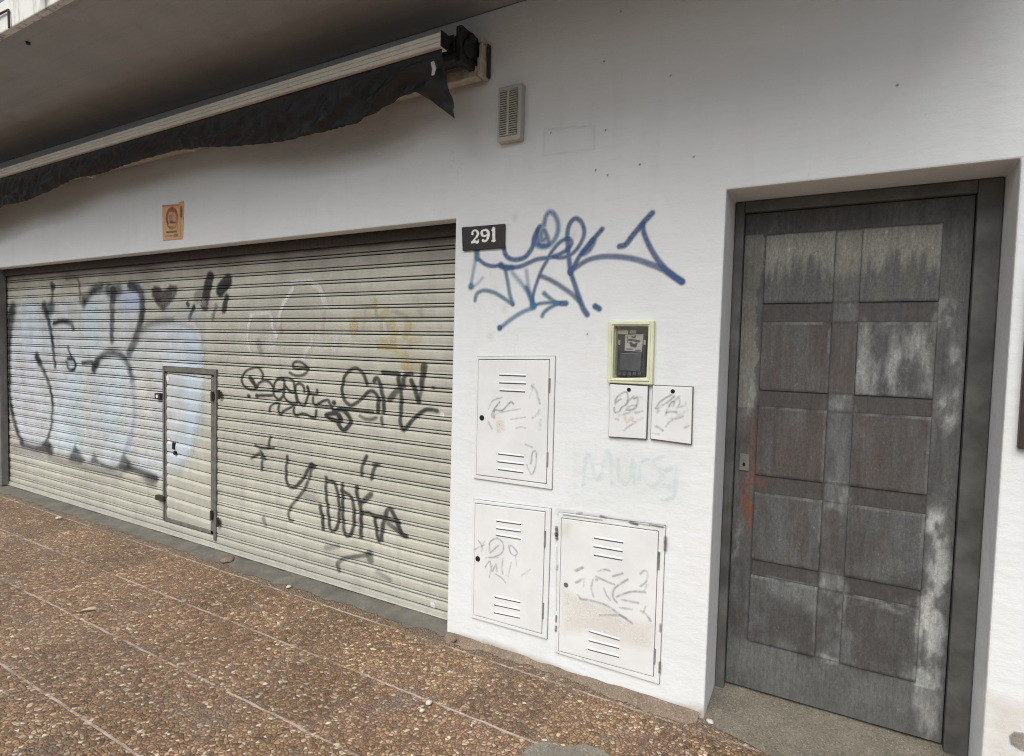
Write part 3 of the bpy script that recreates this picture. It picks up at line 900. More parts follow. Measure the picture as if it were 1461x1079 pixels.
LT += [K([(110, 480), (120, 620), (140, 800)], .5, .25, .2, col=(.70, .69, .80)), K([(300, 640), (300, 820)], .3, .3, .15, col=(.62, .74, .84)), K([(560, 540), (550, 720), (540, 880)], .3, .25, .15, col=(.60, .74, .80)), K([(660, 600), (650, 800)], .25, .3, .12, col=(.72, .70, .58)), K([(130, 260), (140, 380)], .4, .3, .15, col=(.62, .74, .82)), K([(820, 330), (850, 480)], .4, .2, .2, col=(.60, .70, .80))]
LT += [K([(60, 240), (42, 330), (35, 450), (38, 560)], .16, .85, .06), K([(38, 560), (48, 660), (70, 770), (105, 855)], .085, .75, .05, w2=.05),
       K([(215, 240), (235, 330), (250, 420), (258, 500)], .075, .8, .03, w2=.05), K([(205, 225), (225, 250), (245, 225)], .1, .7, .05),
       K([(175, 455), (200, 510), (230, 590), (243, 690), (238, 780), (222, 840), (200, 868)], .055, .75, .03, w2=.035), K([(172, 455), (185, 480)], .09, .7, .04),
       K([(250, 300), (290, 290), (330, 298), (342, 322)], .05, .75, .025), K([(310, 480), (325, 515), (350, 510), (347, 470), (318, 465)], .04, .9, .02), K([(318, 410), (335, 462)], .03, .7, .02),
       K([(385, 485), (430, 480), (437, 502)], .04, .9, .02), K([(395, 205), (430, 152), (475, 132)], .07, .7, .05), K([(530, 150), (526, 250), (525, 380)], .095, .85, .025, w2=.06), K([(505, 145), (530, 165), (555, 145)], .1, .6, .05),
       K([(605, 125), (650, 142), (665, 210), (655, 300), (630, 380), (605, 436)], .07, .8, .03, w2=.085), K([(440, 510), (470, 462), (520, 435), (570, 450), (602, 492), (620, 560)], .065, .6, .04), K([(440, 510), (455, 480)], .09, .7, .04),
       K([(620, 560), (630, 700), (620, 800), (590, 885)], .06, .45, .05, col=(.28, .33, .46)), K([(640, 390), (670, 325), (720, 300), (820, 287), (910, 310)], .05, .5, .04, col=(.2, .2, .19)),
       K([(100, 858), (165, 880), (230, 872)], .06, .55, .05), K([(820, 280), (900, 300), (935, 370)], .05, .45, .03, col=(.75, .70, .66)),
       FILL([(195, 895), (225, 838), (252, 885), (240, 918)], INK, .75, .03, pH, SY), FILL([(318, 935), (352, 865), (395, 935), (380, 955), (330, 945)], INK, .85, .03, pH, SY), FILL([(418, 952), (437, 905), (470, 958)], INK, .9, .03, pH, SY),
       FILL([(545, 965), (575, 900), (605, 945), (620, 985), (580, 990)], INK, .9, .03, pH, SY), K([(470, 958), (520, 978), (560, 970)], .03, .6, .03), K([(600, 965), (680, 1000), (728, 1022)], .05, .7, .04), FILL([(640, 990), (680, 1000), (730, 1022), (720, 1065), (690, 1050)], INKS, .5, .05, pH, SY),
       K([(60, 880), (190, 905), (300, 940), (420, 965), (560, 1000)], .07, .3, .06, col=(.22, .21, .21)), K([(245, 130), (240, 200), (228, 215)], .05, .5, .03), K([(240, 120), (250, 130)], .06, .6, .03), K([(310, 92), (366, 95), (376, 205)], .03, .5, .02, col=(.16, .11, .09)), K([(392, 180), (395, 205)], .06, .6, .04)]
pg = paint('graffiti_lettering', shut, LT, ST, shut_y, ZPAINT, .0022, 'pale blue bubble-letter throw-up with dark outlines', .5, 5, 7, xclip=(gx + .004, OX1))
# heart and slashes
HE = [(515, 225), (545, 192), (590, 200), (622, 240), (655, 225), (700, 182), (760, 188), (755, 270), (705, 345), (622, 432), (560, 352), (522, 290)]
paint('graffiti_heart', shut, [FILL(HE, (.06, .045, .04), .85, .02, pF, SY)], ST, shut_y, ZPAINT, .0022, 'small solid dark heart', .3, 6, 12)
SL = [K(p, wd, a, .02, pF, INK) for p, wd, a in (([(1080, 110), (1050, 240), (1030, 370)], .09, .7), ([(1250, 140), (1180, 230)], .10, .65), ([(1240, 300), (1215, 420)], .05, .85), ([(925, 390), (880, 500)], .035, .8), ([(1140, 380), (1105, 505)], .03, .4), ([(862, 360), (870, 375)], .035, .7), ([(1030, 250), (960, 300)], .1, .2))]
paint('graffiti_slashes', shut, SL, ST, shut_y, ZPAINT, .0022, 'pair of dark slanted paint slashes', .3, 7, 12)
# black tags
pA = lambda x, y: (335 + x / 8.594, 510 + y / 8.594)
pB = lambda x, y: (480 + x / 8.594, 510 + y / 8.594)
pC = lambda x, y: (350 + x / 6.346, 610 + y / 6.346)
pD = lambda x, y: (440 + x / 5.681, 640 + y / 5.681)
wa = .0160
BK = (0.035, 0.035, 0.033)
A_ = lambda pts, wd=wa, a=.9, so=.007: S(pts, wd, BK, a, so, pA, SY, sx=.8)
LA = [A_([(340, 270), (345, 200), (300, 132), (220, 130), (140, 170), (95, 240), (97, 300), (130, 360), (190, 390), (262, 385), (300, 320), (350, 290), (410, 290), (450, 320), (480, 370), (485, 400)]),
      A_([(190, 250), (230, 300), (265, 362)], .03), FILL([(185, 245), (240, 275), (265, 362), (210, 300)], BK, .6, .01, pA, SY),
      A_([(200, 400), (300, 410), (400, 405), (480, 410)], .014, .5), A_([(480, 410), (490, 340), (520, 280), (570, 250), (610, 285), (617, 340), (600, 390), (540, 410), (490, 415), (500, 470), (550, 515), (590, 490), (610, 440), (620, 350)]),
      A_([(530, 258), (640, 250), (700, 270), (735, 320), (740, 420), (690, 420), (630, 350)]), A_([(610, 460), (650, 530), (720, 570), (770, 560), (765, 480), (750, 400), (760, 340), (800, 320), (850, 350), (860, 420)]),
      A_([(775, 470), (800, 560), (850, 590), (880, 550), (910, 460), (900, 360)]), A_([(900, 360), (920, 430), (960, 450), (1010, 450), (1015, 400)]), A_([(970, 490), (975, 570), (1010, 580), (1080, 540), (1150, 520), (1172, 560), (1210, 640), (1235, 665)]),
      A_([(280, 468), (360, 465), (470, 465)], .018), A_([(180, 475)], .03), A_([(1225, 555)], .03), A_([(280, 470)], .03), A_([(1010, 600), (1100, 605), (1200, 610)], .014, .6),
      A_([(1280, 620), (1370, 630), (1500, 648), (1700, 672)], .018, .85),
      A_([(1230, 655), (1300, 640), (1370, 672), (1420, 740), (1422, 810), (1345, 890), (1290, 830), (1270, 780), (1310, 750), (1270, 690), (1170, 690), (1130, 715), (1180, 750), (1260, 780), (1310, 760), (1255, 680)], .026),
      A_([(430, 660), (450, 600), (500, 562), (550, 570), (545, 650), (560, 700), (620, 650), (720, 600)]), A_([(740, 610), (735, 680), (760, 710), (830, 690), (890, 700), (960, 740), (1000, 720), (1010, 650)]),
      A_([(905, 140), (860, 82), (790, 50), (730, 70), (718, 120), (760, 140), (820, 135), (900, 135)]), A_([(680, 185), (730, 215), (800, 225), (870, 200), (905, 145)], .018, .75)]
ST2 = (6e-3, 6e-3)
paint('graffiti_tag', shut, LA, ST2, shut_y, ZPAINT, .0032, 'black tightly written tag with a leaf swirl at its end', .2, 8, 14)
B_ = lambda pts, wd=wa, a=.85, so=.007, w2=None: S(pts, wd, BK, a, so, pB, SY, w2, sx=.8)
LB2 = [B_([(380, 325), (360, 240), (300, 160), (240, 130), (170, 160), (112, 230), (85, 320), (75, 400), (90, 490), (140, 560), (190, 585), (250, 560), (320, 500), (390, 430), (440, 410), (490, 440), (520, 500)], .020),
       B_([(475, 290), (500, 250), (530, 280), (550, 360), (580, 500), (590, 600), (585, 670)], .024), B_([(525, 520), (520, 600), (518, 670)], .026), B_([(655, 515), (710, 450), (752, 400)], .034, .7), B_([(580, 180), (700, 195), (765, 205), (772, 260), (782, 355)], .026),
       B_([(830, 350), (835, 260), (860, 215), (930, 200)], .026, .8), B_([(795, 380), (800, 520), (795, 680), (792, 800), (820, 888), (860, 862), (910, 800), (960, 740), (1030, 680), (1100, 640), (1180, 640), (1240, 655)], .022),
       B_([(930, 280), (960, 370), (990, 470), (1005, 548)], .026), B_([(1085, 105), (1068, 240), (1050, 380)], .040, .8, w2=.024), B_([(1040, 430), (1010, 520)], .022, .6), B_([(300, 715), (370, 752), (440, 755), (500, 735)], .020, .55), B_([(565, 730), (570, 820)], .020, .6), B_([(1190, 370), (1200, 378)], .016)]
paint('graffiti_tag', shut, LB2, ST2, shut_y, ZPAINT, .0032, 'black angular tag with long tail beside the wall edge', .25, 9, 14)
C_ = lambda pts, wd=.022, a=.85, so=.008: S(pts, wd, BK, a, so, pC, SY, sx=.8)
LC = [C_([(380, 262), (370, 340), (370, 430), (385, 510), (420, 540), (465, 530), (530, 460), (580, 370), (610, 330)]), C_([(610, 345), (590, 440), (540, 560), (470, 650), (420, 710), (395, 770), (402, 830), (430, 840)], .02, .65), C_([(600, 345), (620, 350)], .04, .9)]
D_ = lambda pts, wd=.020, a=.85, so=.008, w2=None: S(pts, wd, BK, a, so, pD, SY, w2, sx=.8)
LC += [D_([(150, 230), (150, 350), (165, 480), (175, 600), (185, 655), (220, 660), (245, 610), (257, 480), (240, 340), (212, 275), (170, 260)]), D_([(100, 460), (120, 560), (125, 650)], .024), D_([(280, 290), (285, 400), (285, 560), (297, 690), (340, 700), (370, 600), (372, 460), (350, 392), (300, 350), (275, 340)], .021),
       D_([(395, 310), (405, 400), (425, 440), (430, 520), (425, 620), (420, 722)], .024), D_([(512, 368), (470, 410), (425, 440)], .032, .75), D_([(425, 520), (490, 520), (540, 550), (610, 560), (735, 600)], .022), D_([(540, 560), (550, 660), (565, 752)], .022), D_([(590, 740), (600, 650), (630, 540), (650, 492), (680, 502), (720, 590), (760, 690), (795, 712)], .026), D_([(650, 605), (770, 700)], .03, .6),
       D_([(480, 60), (447, 130), (435, 215)]), D_([(555, 130), (530, 190), (515, 245)]), D_([(528, 128), (578, 132)], .018, .7)]
paint('graffiti_tag', shut, LC, ST2, shut_y, ZPAINT, .0032, 'black handwritten five-letter tag low on the slats', .25, 10, 14)
paint('graffiti_star', shut, [C_(p, .018, .75) for p in ([(230, 85), (210, 185)], [(95, 160), (150, 185), (255, 187)], [(145, 215), (178, 288)], [(60, 275), (130, 235)], [(150, 385), (157, 300)], [(160, 235), (150, 270)])], ST2, shut_y, ZPAINT, .0032, 'thin black five-stroke star', .25, 11, 14)
for L in [D_([(150, 800), (240, 792)], .03, .3), D_([(490, 850), (500, 905)], .045, .4), D_([(250, 990), (243, 930), (290, 890), (350, 880), (490, 860)], .026, .55), D_([(560, 1000), (660, 1060)], .03, .25), C_([(170, 820), (185, 880)], .03, .35), D_([(0, 380), (40, 400)], .09, .2, .03)]:
    paint('graffiti_mark', shut, [L], ST2, shut_y, ZPAINT, .0022, None, .3, 12, 14)
# faded white and yellow pieces
pI = lambda x, y: (330 + x / 7.194, 390 + y / 7.194)
pJ = lambda x, y: (480 + x / 7.194, 400 + y / 7.194)
WT = (.80, .79, .76); YE = (.62, .50, .16); OC = (.50, .36, .10); BR = (.35, .26, .20)
I_ = lambda pts, wd=.03, a=.5, col=WT: S(pts, wd, col, min(1, a * 1.5), .012, pI, SY)
paint('graffiti_ghost', shut, [FILL([pI(*p) for p in [(-320, 270), (200, 380), (560, 60), (960, 80), (1150, 620), (1080, 820), (700, 900), (-90, 920), (-80, 620), (-300, 430)]], (.66, .64, .60), .10, .06, None, SY), I_([(640, 160), (580, 250), (530, 340), (500, 440), (500, 520)], .035, .6), I_([(545, 115), (690, 85), (830, 78)], .03, .6), I_([(850, 115), (905, 150), (950, 250), (985, 335)], .05, .5), I_([(220, 430), (300, 420), (410, 420), (430, 560), (470, 640)], .03, .5), I_([(215, 430), (180, 560), (170, 680), (205, 810)], .03, .5), I_([(505, 480), (520, 600)], .03, .4, (.62, .38, .34)), I_([(740, 880), (780, 800), (830, 720), (840, 660)], .035, .45),
      I_([(440, 640), (430, 800)], .08, .25), I_([(280, 700), (310, 800)], .05, .3, (.30, .29, .27)), I_([(-60, 640), (-50, 800), (-70, 900)], .07, .35, (.68, .63, .60)), I_([(-280, 300), (-180, 330), (-110, 420)], .06, .3, (.72, .64, .60)), I_([(960, 420), (940, 640)], .03, .2, (.6, .45, .42)), I_([(1100, 640), (1060, 800)], .05, .3)], ST2, shut_y, ZPAINT, .0022, 'faded white outline of old lettering', .4, 13, 14)
J_ = lambda pts, wd=.03, a=.5, col=YE: S(pts, wd, col, a * .8, .012, pJ, SY)
paint('graffiti_ghost', shut, [FILL([pJ(*p) for p in [(140, 420), (270, 200), (430, 180), (640, 280), (900, 280), (900, 640), (900, 920), (690, 900), (420, 700), (150, 540)]], (.60, .55, .40), .13, .05, None, SY), J_([(400, 195), (412, 290)], .03, .5), J_([(280, 268), (400, 268)], .02, .4, BR), J_([(180, 440), (182, 530)], .07, .45), J_([(305, 310), (285, 500)], .025, .3, BR), J_([(415, 310), (420, 385)], .025, .4, BR), J_([(520, 315), (475, 375)], .05, .5), J_([(580, 440), (600, 520), (590, 600)], .05, .5), J_([(440, 690), (610, 690)], .03, .7, OC), J_([(640, 740), (700, 760), (705, 850)], .06, .4), J_([(720, 880), (880, 890)], .06, .35, OC), J_([(745, 450), (715, 570)], .05, .4), J_([(870, 300), (880, 370)], .03, .3, (.3, .3, .28)), J_([(440, 640), (590, 620)], .05, .3), J_([(580, 320), (640, 330), (720, 370)], .03, .35, BR), J_([(530, 440), (540, 520)], .025, .35, (.3, .29, .3)), J_([(460, 450), (465, 520)], .025, .3, (.3, .29, .3)), J_([(690, 690), (760, 690)], .03, .35, (.35, .33, .45)), J_([(850, 600), (760, 640)], .05, .3)], ST2, shut_y, ZPAINT, .0022, 'faded yellow and ochre remains of a tag', .4, 14, 14)
# scraped white flecks
for p, wd in (((243, 629), .05), ((632, 592), .035), ((618, 863), .04), ((625, 850), .018), ((238, 648), .02), ((241, 540), .05)):
    paint('scrape', shut, [S([p], wd, (.85, .85, .83), .9, .006, None, SY)], ST2, shut_y, ZPAINT, .003, wear=.3)

# ================================================================== front door
DY = 0.25
LX0, LX1, LZ0, LZ1 = -0.437, 0.386, 0.062, 2.222
door = thing('front_door', (-0.02, DY, 0.05), 'worn dark grey wooden door with ten raised panels in a deep recess', 'door')
fr = bmesh.new()
box(fr, DX0 + .002, LX0 - .003, .222, .30, .03, OZ - .002); box(fr, LX1 + .004, DX1 - .002, .222, .30, .03, OZ - .002); box(fr, LX0 - .002, LX1 + .003, .2225, .30, LZ1 + .004, OZ - .002)
build('door_frame', fr, M['frame'], door, bevel=.004)
colL = (-.347, -.077); colR = (.022, .289)
rowsZ = [(1.822, 2.122), (1.436, 1.737), (1.052, 1.360), (.664, .970), (.285, .588)]


def door_rgb(X, Z):
    n1 = fbm(X, Z * 0.25, 9, 21, 4); n2 = fbm(X, Z, 5, 22, 4); n3 = fbm(X, Z * .15, 40, 23, 3)
    base = np.array([.085, .086, .083]); c = np.ones(X.shape + (3,)) * base
    def mixin(col, a):
        a = np.clip(a, 0, 1)[..., None]; c[:] = c * (1 - a) + np.array(col) * a
    wx_ = (fbm(X, Z, 14, 81, 4) - .5) * .09; wz_ = (fbm(X, Z, 14, 86, 4) - .5) * .12; brk = np.clip(fbm(X, Z * .35, 34, 91, 4) * 6.0 - 2.7, 0, 1)
    def blob0(x, z, rx, rz, p=2): return np.exp(-(np.abs((X + wx_ * .5 - x) / rx) ** p + np.abs((Z + wz_ * .5 - z) / rz) ** p))
    def blob(x, z, rx, rz, p=2): return np.exp(-(np.abs((X + wx_ - x) / rx) ** p + np.abs((Z + wz_ - z) / rz) ** p)) * (.35 + .65 * brk)
    mixin((.105, .107, .105), np.clip((n1 - .42) * 2.2, 0, .6))
    mixin((.045, .042, .040), np.clip((.5 - n2) * 3.0, 0, .6))
    mixin((.055, .050, .047), np.clip((n3 - .5) * 3, 0, .5))
    # rails between panels: bare darker wood
    for z0, z1 in ((1.737, 1.822), (1.360, 1.436), (.970, 1.052), (.588, .664)):
        rail = ((Z > z0) & (Z < z1) & ((np.abs(X + .212) < .14) | (np.abs(X - .155) < .14)))
        mixin((.050, .045, .041), rail * (.55 + .4 * fbm(X * .15, Z, 60, 31, 2)))
        mixin((.20, .205, .20), blob(-.028, (z0 + z1) / 2 + .01, .05, .05, 4) * np.clip(n2 * 2.2 - .45, 0, .75) * (1.0 if z0 < 1.4 else .5))
    # intact olive-grey paint on the top of the first row, bottom edge ragged
    strk = np.clip((Z - 1.93) / .07 + (fbm(X, Z * .10, 60, 43, 4) - .5) * 3.4, 0, 1)
    rag = 1.80 + (fbm(X, Z * 0 + 2, 45, 41, 3) - .5) * .16 + (fbm(X, Z, 4, 42, 2) - .5) * .08
    top = ((Z > rag) & (Z < 2.122) & (X > -.35) & (X < .29))
    mixin((.235, .232, .195), top * .85 * strk)
    mixin((.20, .197, .165), ((Z > 1.84) & (Z < 2.12) & (X > -.08) & (X < .02)) * .6 * np.clip((Z - 1.84) * 6, 0, 1))
    mixin((.13, .13, .115), ((Z > 1.822) & (Z < 2.0)) * np.clip(n3 * 2 - .9, 0, .5))
    # left stile: old beige paint then rust red primer
    stl = (X < -.352)
    edge = -.352 - .02 + (fbm(X * 0, Z, 12, 51, 3) - .5) * .06
    mixin((.20, .195, .165), (stl & (X < edge + .01) & (Z > 1.35) & (Z < 2.13)) * np.clip(.2 + (n2) * 1.0, 0, .75))
    mixin((.28, .29, .28), blob(-.39, 1.42, .04, .09) * n2 * 1.3)
    for x, z, rx, rz, a in ((-.362, 1.24, .014, .13, 1.0), (-.385, 1.22, .025, .05, .6), (-.375, .90, .020, .10, 1.0), (-.33, 1.01, .04, .016, .9), (-.40, 1.30, .02, .03, .5), (-.32, 1.395, .03, .014, .6), (-.365, 1.06, .012, .05, .7)):
        mixin((.155, .055, .030), blob(x, z, rx, rz, 3) * a * np.clip(n2 * 3.2 - .8, .1, 1))
    for x, z, rx, rz, a in ((-.2, 1.2, .08, .10, .22), (-.2, 1.56, .08, .08, .15), (.0, 1.47, .04, .02, .35), (.10, 1.13, .025, .03, .6), (.1, 1.3, .06, .05, .25), (-.03, 1.55, .04, .10, .3)):
        mixin((.125, .055, .035), blob(x, z, rx, rz) * a)
    for (a0, a1), (b0, b1), am in ((colL, rowsZ[1], .55), (colL, rowsZ[2], .5), (colR, rowsZ[2], .4), ((-.07, .015), rowsZ[1], .6)):
        mixin((.066, .050, .041), ((X > a0) & (X < a1) & (Z > b0) & (Z < b1)) * np.clip(fbm(X, Z * .6, 10, 95, 4) * 2.4 - .5, 0, 1) * am * 1.4)
    # whitish worn second right panel and streaks at the right stile
    pan = ((X > .022) & (X < .289) & (Z > 1.436) & (Z < 1.737))
    mixin((.32, .325, .315), pan * np.clip(fbm(X, Z * .3, 26, 61, 4) * 2.6 - 1.0, 0, .8) * np.clip(1.2 - np.abs(Z - 1.56) * 4, 0, 1))
    mixin((.38, .38, .36), blob(.245, 1.63, .035, .06) * .8 * n1 + blob(.055, 1.66, .02, .06) * .6)
    wht = np.clip(fbm(X, Z * .5, 26, 71, 5) * 5.0 - 2.0, 0, 1)
    for x, z, rx, rz, a in ((.335, 1.40, .035, .07, .9), (.315, 1.76, .03, .06, .6), (.355, 1.55, .025, .14, .5), (.325, .93, .028, .05, 1.0), (.345, .75, .035, .22, .8), (.325, .46, .035, .2, .95), (.33, .16, .03, .11, 1.0), (.30, .22, .014, .10, .9), (.36, .35, .02, .3, .5)):
        mixin((.46, .47, .45), blob0(x, z, rx, rz, 3) * a * (.12 + .88 * wht))
    for x, z, rx, rz, a in ((-.03, 1.385, .05, .04, .7), (-.03, 1.2, .03, .16, .35), (-.03, .95, .04, .03, .6), (-.03, .62, .05, .05, .6), (-.02, .27, .05, .012, .9), (.03, .5, .012, .13, .5), (.2, .59, .09, .014, .6), (.17, .78, .07, .07, .18), (-.42, .70, .012, .2, .45)):
        mixin((.34, .35, .335), blob(x, z, rx, rz) * a * (.4 + .6 * n1))
    mixin((.20, .22, .215), (Z < .6) * np.clip(n2 * 2 - .9, 0, .35))
    mixin((.105, .105, .098), ((Z < .27)) * .6)
    mixin((.10, .14, .13), blob(.36, .55, .03, .3) * .3 + blob(-.46, .2, .04, .1) * .3)
    sm = np.zeros(X.shape)
    for zz_ in [v for r in rowsZ for v in r]: sm = np.maximum(sm, (np.abs(Z - zz_) < .0045) * ((X > -.352) & (X < .293)))
    for xx_ in (-.077, .022, -.35, .291): sm = np.maximum(sm, (np.abs(X - xx_) < .004) * ((Z > .28) & (Z < 2.125)))
    mixin((.026, .025, .024), sm * .5)
    return c


def relief(name, x0, x1, z0, z1, y, th, parent, step=.006, ed=.006, jag=0.0):
    xs = np.linspace(x0, x1, max(3, int((x1 - x0) / step))); zs = np.linspace(z0, z1, max(3, int((z1 - z0) / step)))
    xs = np.concatenate([[x0 - ed * .3], xs, [x1 + ed * .3]]); zs = np.concatenate([[z0 - ed * .3], zs, [z1 + ed * .3]])
    X, Z = np.meshgrid(xs, zs); Y = np.full(X.shape, y)
    Y[0] = Y[-1] = y + th; Y[:, 0] = Y[:, -1] = y + th
    nz, nx = X.shape; idx = np.arange(nz * nx).reshape(nz, nx)
    fa = np.stack([idx[:-1, :-1].ravel(), idx[:-1, 1:].ravel(), idx[1:, 1:].ravel(), idx[1:, :-1].ravel()], 1)
    me = bpy.data.meshes.new(name); me.from_pydata(np.stack([X.ravel(), Y.ravel(), Z.ravel()], 1).tolist(), [], fa.tolist())
    rgb = door_rgb(X, Z)
    if name == 'panel':  # edge wear plus a painted bevel highlight, lower edge painted darker
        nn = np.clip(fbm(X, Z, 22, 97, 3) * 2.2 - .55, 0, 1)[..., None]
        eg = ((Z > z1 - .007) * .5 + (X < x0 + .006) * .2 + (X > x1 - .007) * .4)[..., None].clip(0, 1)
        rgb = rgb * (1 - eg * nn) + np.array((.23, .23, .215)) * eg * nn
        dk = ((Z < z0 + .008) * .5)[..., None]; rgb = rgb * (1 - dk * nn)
    at = me.color_attributes.new('paint', 'FLOAT_COLOR', 'POINT')
    at.data.foreach_set('color', np.concatenate([rgb.reshape(-1, 3), np.ones((rgb.size // 3, 1))], 1).astype(np.float32).ravel())
    return finish(name, me, M['door'], parent)


leaf = relief('door_leaf', LX0, LX1, LZ0, LZ1, DY, .045, door, .006)
for z0, z1 in rowsZ:
    for x0, x1 in (colL, colR):
        lab = None
        if x0 > 0 and z0 == 1.436: lab = 'door panel worn to pale whitish grey'
        relief('panel', x0, x1, z0, z1, DY - .006, .0065, leaf, .006, .008)
bm = bmesh.new(); box(bm, -.418, -.376, DY - .007, DY + .002, 1.063, 1.140)
lkp = build('lock_plate', bm, M['barg'], leaf, bevel=.002)
bm = bmesh.new(); disc(bm, -.398, 1.092, .009, DY - .0085, DY - .0071, sx=.7); build('keyhole', bm, M['black'], lkp)
bm = bmesh.new(); box(bm, LX0 - .01, LX1 + .01, DY + .05, DY + .06, .02, 2.25); build('door_stop', bm, M['black'], door)

# ================================================================== utility cabinets
def bil(q, u, v):
    (a, b, c, d) = [np.array(p) for p in q]
    r = (a * (1 - u) + b * u) * (1 - v) + (d * (1 - u) + c * u) * v
    return float(r[0]), float(r[1])


def louver(px0, px1, parent, y=-.010, h=.008):
    (xa, za), (xb, zb) = xz(*px0), xz(*px1)
    bm = bmesh.new(); dpt = .0035
    pr = [(0, h, 0), (.45 * dpt, h * .72, 0), (.85 * dpt, h * .32, 0), (dpt, 0.0, 0)]
    rows = []
    for x, z, e in ((xa, za, 0), (xa + (xb - xa) * .05, za + (zb - za) * .05, 1), (xa + (xb - xa) * .95, za + (zb - za) * .95, 1), (xb, zb, 0)):
        rows.append([bm.verts.new((x, y - (d if e else d * .15), z + (hh if e else hh * .75))) for d, hh, _ in pr] + [bm.verts.new((x, y + .0005, z))])
    for a, b in zip(rows, rows[1:]):
        for i in range(4):
            f = bm.faces.new((a[i], b[i], b[i + 1], a[i + 1]))
            if i == 3: f.material_index = 1
    prism(bm, [(xa + .002, za + .001), (xb - .002, zb + .001), (xb - .003, zb - .0062), (xa + .003, za - .0062)], y - .0008, y + .0005, 1)
    return build('louver', bm, [M['cab'], M['slot']], parent)


GR = (.30, .30, .30); GR2 = (.42, .42, .42); PEACH = (.78, .62, .48); CYN = (.52, .66, .66)


def cabinet(name, outer, doorq, louvers, lock, hinges, label, scrib, slabel, extra=None):
    oq = [xz(*p) for p in outer]; dq = [xz(*p) for p in doorq]
    base = (sum(p[0] for p in oq) / 4, 0, min(p[1] for p in oq))
    t = thing(name, base, label, 'utility cabinet', 'louvred utility cabinets set in the white wall')
    bm = bmesh.new(); ring(bm, oq, dq, -.0095, .002); build('frame', bm, M['cab'], t, bevel=.002)
    co_ = np.mean(oq, 0); bm = bmesh.new(); prism(bm, [tuple(np.array(p) + (np.array(p) - co_) / np.linalg.norm(np.array(p) - co_) * .0035) for p in oq], -.0012, .001); build('wall_gap', bm, M['gapg'], t)
    bm = bmesh.new(); c = np.mean(dq, 0)
    dd = [tuple(np.array(p) + (c - np.array(p)) / np.linalg.norm(c - np.array(p)) * .0045) for p in dq]
    prism(bm, dq, -.0015, .001, 0)
    build('gap', bm, M['gapg'], t)
    bm = bmesh.new(); prism(bm, dd, -.012, -.0018); dr = build('cabinet_door', bm, M['cab'], t, bevel=.0025)
    for a, b in louvers: louver(a, b, dr, -.0118)
    if lock:
        x, z = xz(*lock[:2]); bm = bmesh.new(); disc(bm, x, z, lock[2], -.0135, -.011, 16); build('lock', bm, M[lock[3] if len(lock) > 3 else 'black'], dr)
    for hx, hy, hl in hinges:
        x, z = xz(hx, hy); bm = bmesh.new(); tube(bm, [(x, -.0125, z - hl / 2), (x, -.0125, z + hl / 2)], .0045, 8); build('hinge', bm, M['gapg'], t)
    if scrib: paint('scribble', dr, scrib, .003, lambda X, Z: X * 0 - .012, off=.001, label=slabel, wear=.7, wsc=60, seed=17)
    return t


g1 = lambda x, y: (660 + x / 5.14, 490 + y / 5.14)
G = lambda fm, pts, wd=.007, a=.55, col=GR: S(pts, wd, col, a, .004, fm)
sc1 = [G(g1, p, wd, a, c) for p, wd, a, c in (([(200, 480), (230, 420), (300, 395)], .007, .45, GR), ([(225, 540), (230, 500), (280, 430)], .009, .6, GR), ([(240, 545), (245, 490), (300, 490), (360, 430), (382, 445)], .009, .6, GR), ([(250, 525), (290, 505), (430, 480)], .007, .4, GR2), ([(360, 555), (470, 540)], .006, .4, GR2), ([(400, 620), (440, 612), (470, 620)], .006, .4, GR2), ([(515, 310), (550, 350), (560, 390), (575, 440)], .012, .4, (.35, .38, .42)), ([(520, 545), (560, 515), (570, 490)], .014, .4, CYN), ([(200, 575), (225, 625)], .010, .45, GR2), ([(510, 880), (522, 800), (548, 795), (545, 890), (515, 960), (480, 890)], .007, .55, GR), ([(470, 740), (520, 760)], .009, .4, GR2), ([(580, 560), (575, 630)], .014, .3, CYN), ([(530, 300), (500, 400)], .01, .3, CYN))]
sc1 += [FILL([g1(*p) for p in [(250, 530), (310, 560), (320, 640), (265, 650)]], PEACH, .35, .015)]
lv = lambda pts: [((a, y0), (b, y1)) for a, b, y0, y1 in pts]
cabinet('utility_cabinet', [(681, 509), (793, 508.5), (788, 698), (677, 682)], [(684, 512.5), (785.5, 513), (781, 690.5), (680.5, 677.5)],
        lv([(713.5, 752.5, 534.5, 536), (713.5, 752.5, 545.5, 547), (714, 751.5, 556.5, 558.5), (712, 750, 646.5, 651), (711, 749.5, 657.5, 662), (712, 749, 668.5, 673.5)]), (689.3, 596, .0145), [(785.5, 550, .07), (782.5, 655, .07)],
        'white louvred cabinet directly above the lower left one, black lock on its left', sc1, 'faint grey scrawl with peach smudge')
g2 = lambda x, y: (660 + x / 4.907, 700 + y / 4.907)
sc2 = [G(g2, p, wd, a, c) for p, wd, a, c in (([(90, 412), (125, 390), (162, 378)], .007, .45, GR), ([(120, 345), (145, 385), (142, 420)], .007, .45, GR), ([(165, 350), (140, 390)], .006, .4, GR), ([(200, 430), (200, 360), (250, 330), (293, 370), (285, 430), (230, 460), (190, 465)], .008, .5, GR), ([(205, 430), (258, 380)], .007, .5, GR), ([(330, 380), (345, 430), (372, 450), (392, 430), (350, 380), (335, 400)], .007, .5, GR), ([(168, 530), (200, 490), (215, 560), (242, 510), (250, 560)], .007, .5, GR), ([(240, 580), (280, 605), (310, 640)], .007, .5, GR), ([(292, 470), (285, 530), (290, 580)], .007, .45, GR), ([(195, 605), (215, 520)], .007, .35, GR2), ([(170, 465), (260, 465)], .006, .35, GR2), ([(380, 460), (385, 520)], .006, .35, GR2), ([(420, 590), (480, 550)], .008, .25, GR2), ([(325, 600), (350, 500)], .008, .3, GR2))]
